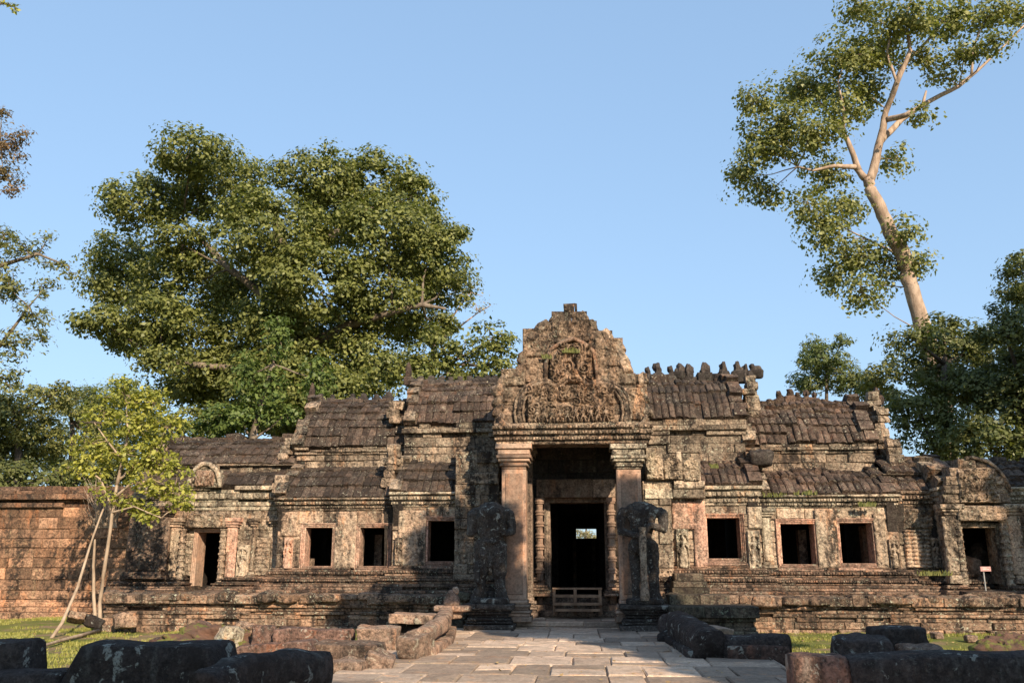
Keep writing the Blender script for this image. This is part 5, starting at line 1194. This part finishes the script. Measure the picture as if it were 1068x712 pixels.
tree('young_tree', 'young yellow green tree with slender leaning pale trunks on the left lawn', 'tree', b0, ([W(104, 658, Yy), W(104, 630, Yy), W(109, 590, Yy), W(116, 545, Yy), W(122, 505, Yy)], [.06, .048, .043, .04, .035]),
     [LB(*q, Yy) for q in [(130, 412, 30, 14), (160, 420, 28, 18), (105, 432, 26, 16), (140, 445, 36, 18), (175, 445, 20, 16), (95, 462, 24, 14), (128, 472, 34, 14), (165, 470, 24, 14), (85, 492, 16, 7), (150, 505, 20, 10), (175, 510, 20, 12), (190, 522, 16, 16), (135, 525, 20, 10), (160, 535, 18, 10), (150, 485, 30, 14), (185, 490, 16, 14), (100, 490, 24, 12), (110, 515, 14, 10), (90, 478, 12, 8), (70, 488, 8, 6), (125, 400, 18, 8)]], (M['sapling'], M['young']), leaf=.115, dens=38, per=18, cr=.2, seed=2050, tubes=yt, twig=.008, limbr=.016, asp=.6, flat=.7, inner=.15, twigs=14)
# bare twiggy shrub in front of the wall
bt = thing('bare_shrub', W(105, 545, 24.6), 'leafless grey twiggy shrub on the laterite wall behind the young tree', 'shrub'); mb = MB(2060); r = mb.r
for i in range(60):
    a = W(r.uniform(96, 122), 550, 24.6); b = W(r.uniform(84, 130), r.uniform(496, 520), 24.6 + r.uniform(-.4, .4)); m_ = a.lerp(b, .5) + Vector((r.uniform(-.15, .15), r.uniform(-.1, .1), 0)); mb.tube([a, m_, b], [.012, .009, .004], 4)
mb.build('twigs', M['sapling'], bt)
# small plants on ledges
def tuft(px, py, Y, n, sz, lab, seed, mat='olive', hh=.13):
    r_ = random.Random(seed); mb = MB(seed); c = W(px, py, Y)
    for i in range(n):
        a = c + Vector((r_.uniform(-sz, sz), r_.uniform(-.06, .06), 0)); h = hh * r_.uniform(.5, 1.2); lx = r_.uniform(-.5, .5) * h; ly = -r_.uniform(0, .4) * h; w_ = .014
        mb.add([a + Vector((-w_, 0, 0)), a + Vector((w_, 0, 0)), a + Vector((lx * .4 + w_, ly * .4, h * .6)), a + Vector((lx * .4 - w_, ly * .4, h * .6)), a + Vector((lx, ly, h))], [(0, 1, 2, 3), (3, 2, 4)])
    o = mb.build('ledge_plant', M[mat], None); tag(o, lab, 'plant', 'small plants growing on the stonework')
for q in [(595, 368, PY - .12, 60, .22, 'green tuft growing at the top centre of the pediment carving'), (570, 374, PY - .1, 30, .12, 'small green tuft growing left on the pediment'), (808, 518, 23.5, 50, .3, 'low green plants on the cornice between two right windows'), (904, 528, 23.4, 60, .2, 'leafy plant on the cornice above the far right window'), (745, 488, 23.4, 24, .1, 'tiny yellow green plant on the right inner lower roof'),
          (975, 600, 23.0, 60, .4, 'grass clump at the foot of the wall left of the right door'), (840, 516, 23.5, 40, .3, 'sparse green plants along the cornice over the middle right window')]: tuft(*q, seed=int(q[0]))
# --- trees behind and beside the photographer that shade the forecourt
def shade(px_target, t, lobes, label, seed, leaf=.26, dens=26, per=60, cr=.38, inner=.0):
    """lobes: offsets (target point, radius) pushed back along the sun ray by t"""
    L = []; D = -SUN / math.hypot(SUN.x, SUN.y)
    for (x, y, z), rr in lobes: L.append((Vector((x, y, z)) + D * t, (rr, rr, rr * .9)))
    c = sum((l[0] for l in L), Vector((0, 0, 0))) / len(L); b0 = Vector((c.x, c.y, -.1))
    tree('shade_tree', label, 'tree', b0, ([b0, Vector((c.x, c.y, c.z * .5)), Vector((c.x, c.y, c.z))], [.4, .3, .2]), L, (M['bark'], M['ficus']), leaf=leaf, dens=dens, per=per, cr=cr, seed=seed, twig=.04, group='trees around the forecourt', inner=inner, twigs=3)
shade(None, 16, [((-1.9, 21, .8), .8), ((-2.9, 22.8, 1.2), .8), ((-3.9, 22.3, .5), .9), ((-5.0, 22, .1), .7), ((-3.5, 23.4, 2.0), .7), ((-.9, 21.2, .4), .8), ((.2, 21.2, .2), .8), ((1.4, 21, 1.3), .95), ((1.6, 21.2, 3.0), .7), ((2.0, 20.5, .2), 1.2), ((.2, 19.7, 0), .7), ((-1.2, 20.2, 0), .5), ((3.4, 20.5, -.1), 1.), ((1.3, 18.2, 0), .8), ((2.6, 17.2, 0), 1.3), ((2.4, 16.0, 0), .7)], 'leafy tree right of the forecourt shading the porch', 3001)
shade(None, 17, [((2.8, 14.6, 0), 1.2), ((4.2, 15.6, 0), 1.2), ((5, 13.5, .3), 1.3), ((6.5, 12, .5), 1.6), ((7, 10, .6), 1.6), ((4.5, 10, .4), 1.6)], 'leafy tree right of the photographer shading the lower right blocks', 3002)
shade(None, 16, [((-2.6, 9, .5), 1.2), ((-3.8, 8.6, .5), 1.2), ((-5, 9, .5), 1.2), ((-6.3, 9.6, .5), 1.2), ((-2.2, 8, .4), 1.)], 'leafy tree behind the photographer shading the lower left blocks', 3003)
shade(None, 16, [((11.6, 23.2, 3.8), 1.0), ((11.5, 23.2, 2.2), 1.0), ((11.4, 23, .9), .8), ((12.8, 23.2, 1.8), 1.5), ((12.8, 23.5, 4.4), 1.4), ((11.3, 23.5, 5.0), .6), ((11.8, 21.9, 0.3), .8), ((13.2, 22, .3), 1.3), ((10.6, 20.4, -.1), .6), ((12, 31.5, 6), 1.3), ((13.8, 32, 8), 1.4)], 'leafy tree beside the temple end shading the right door', 3004)
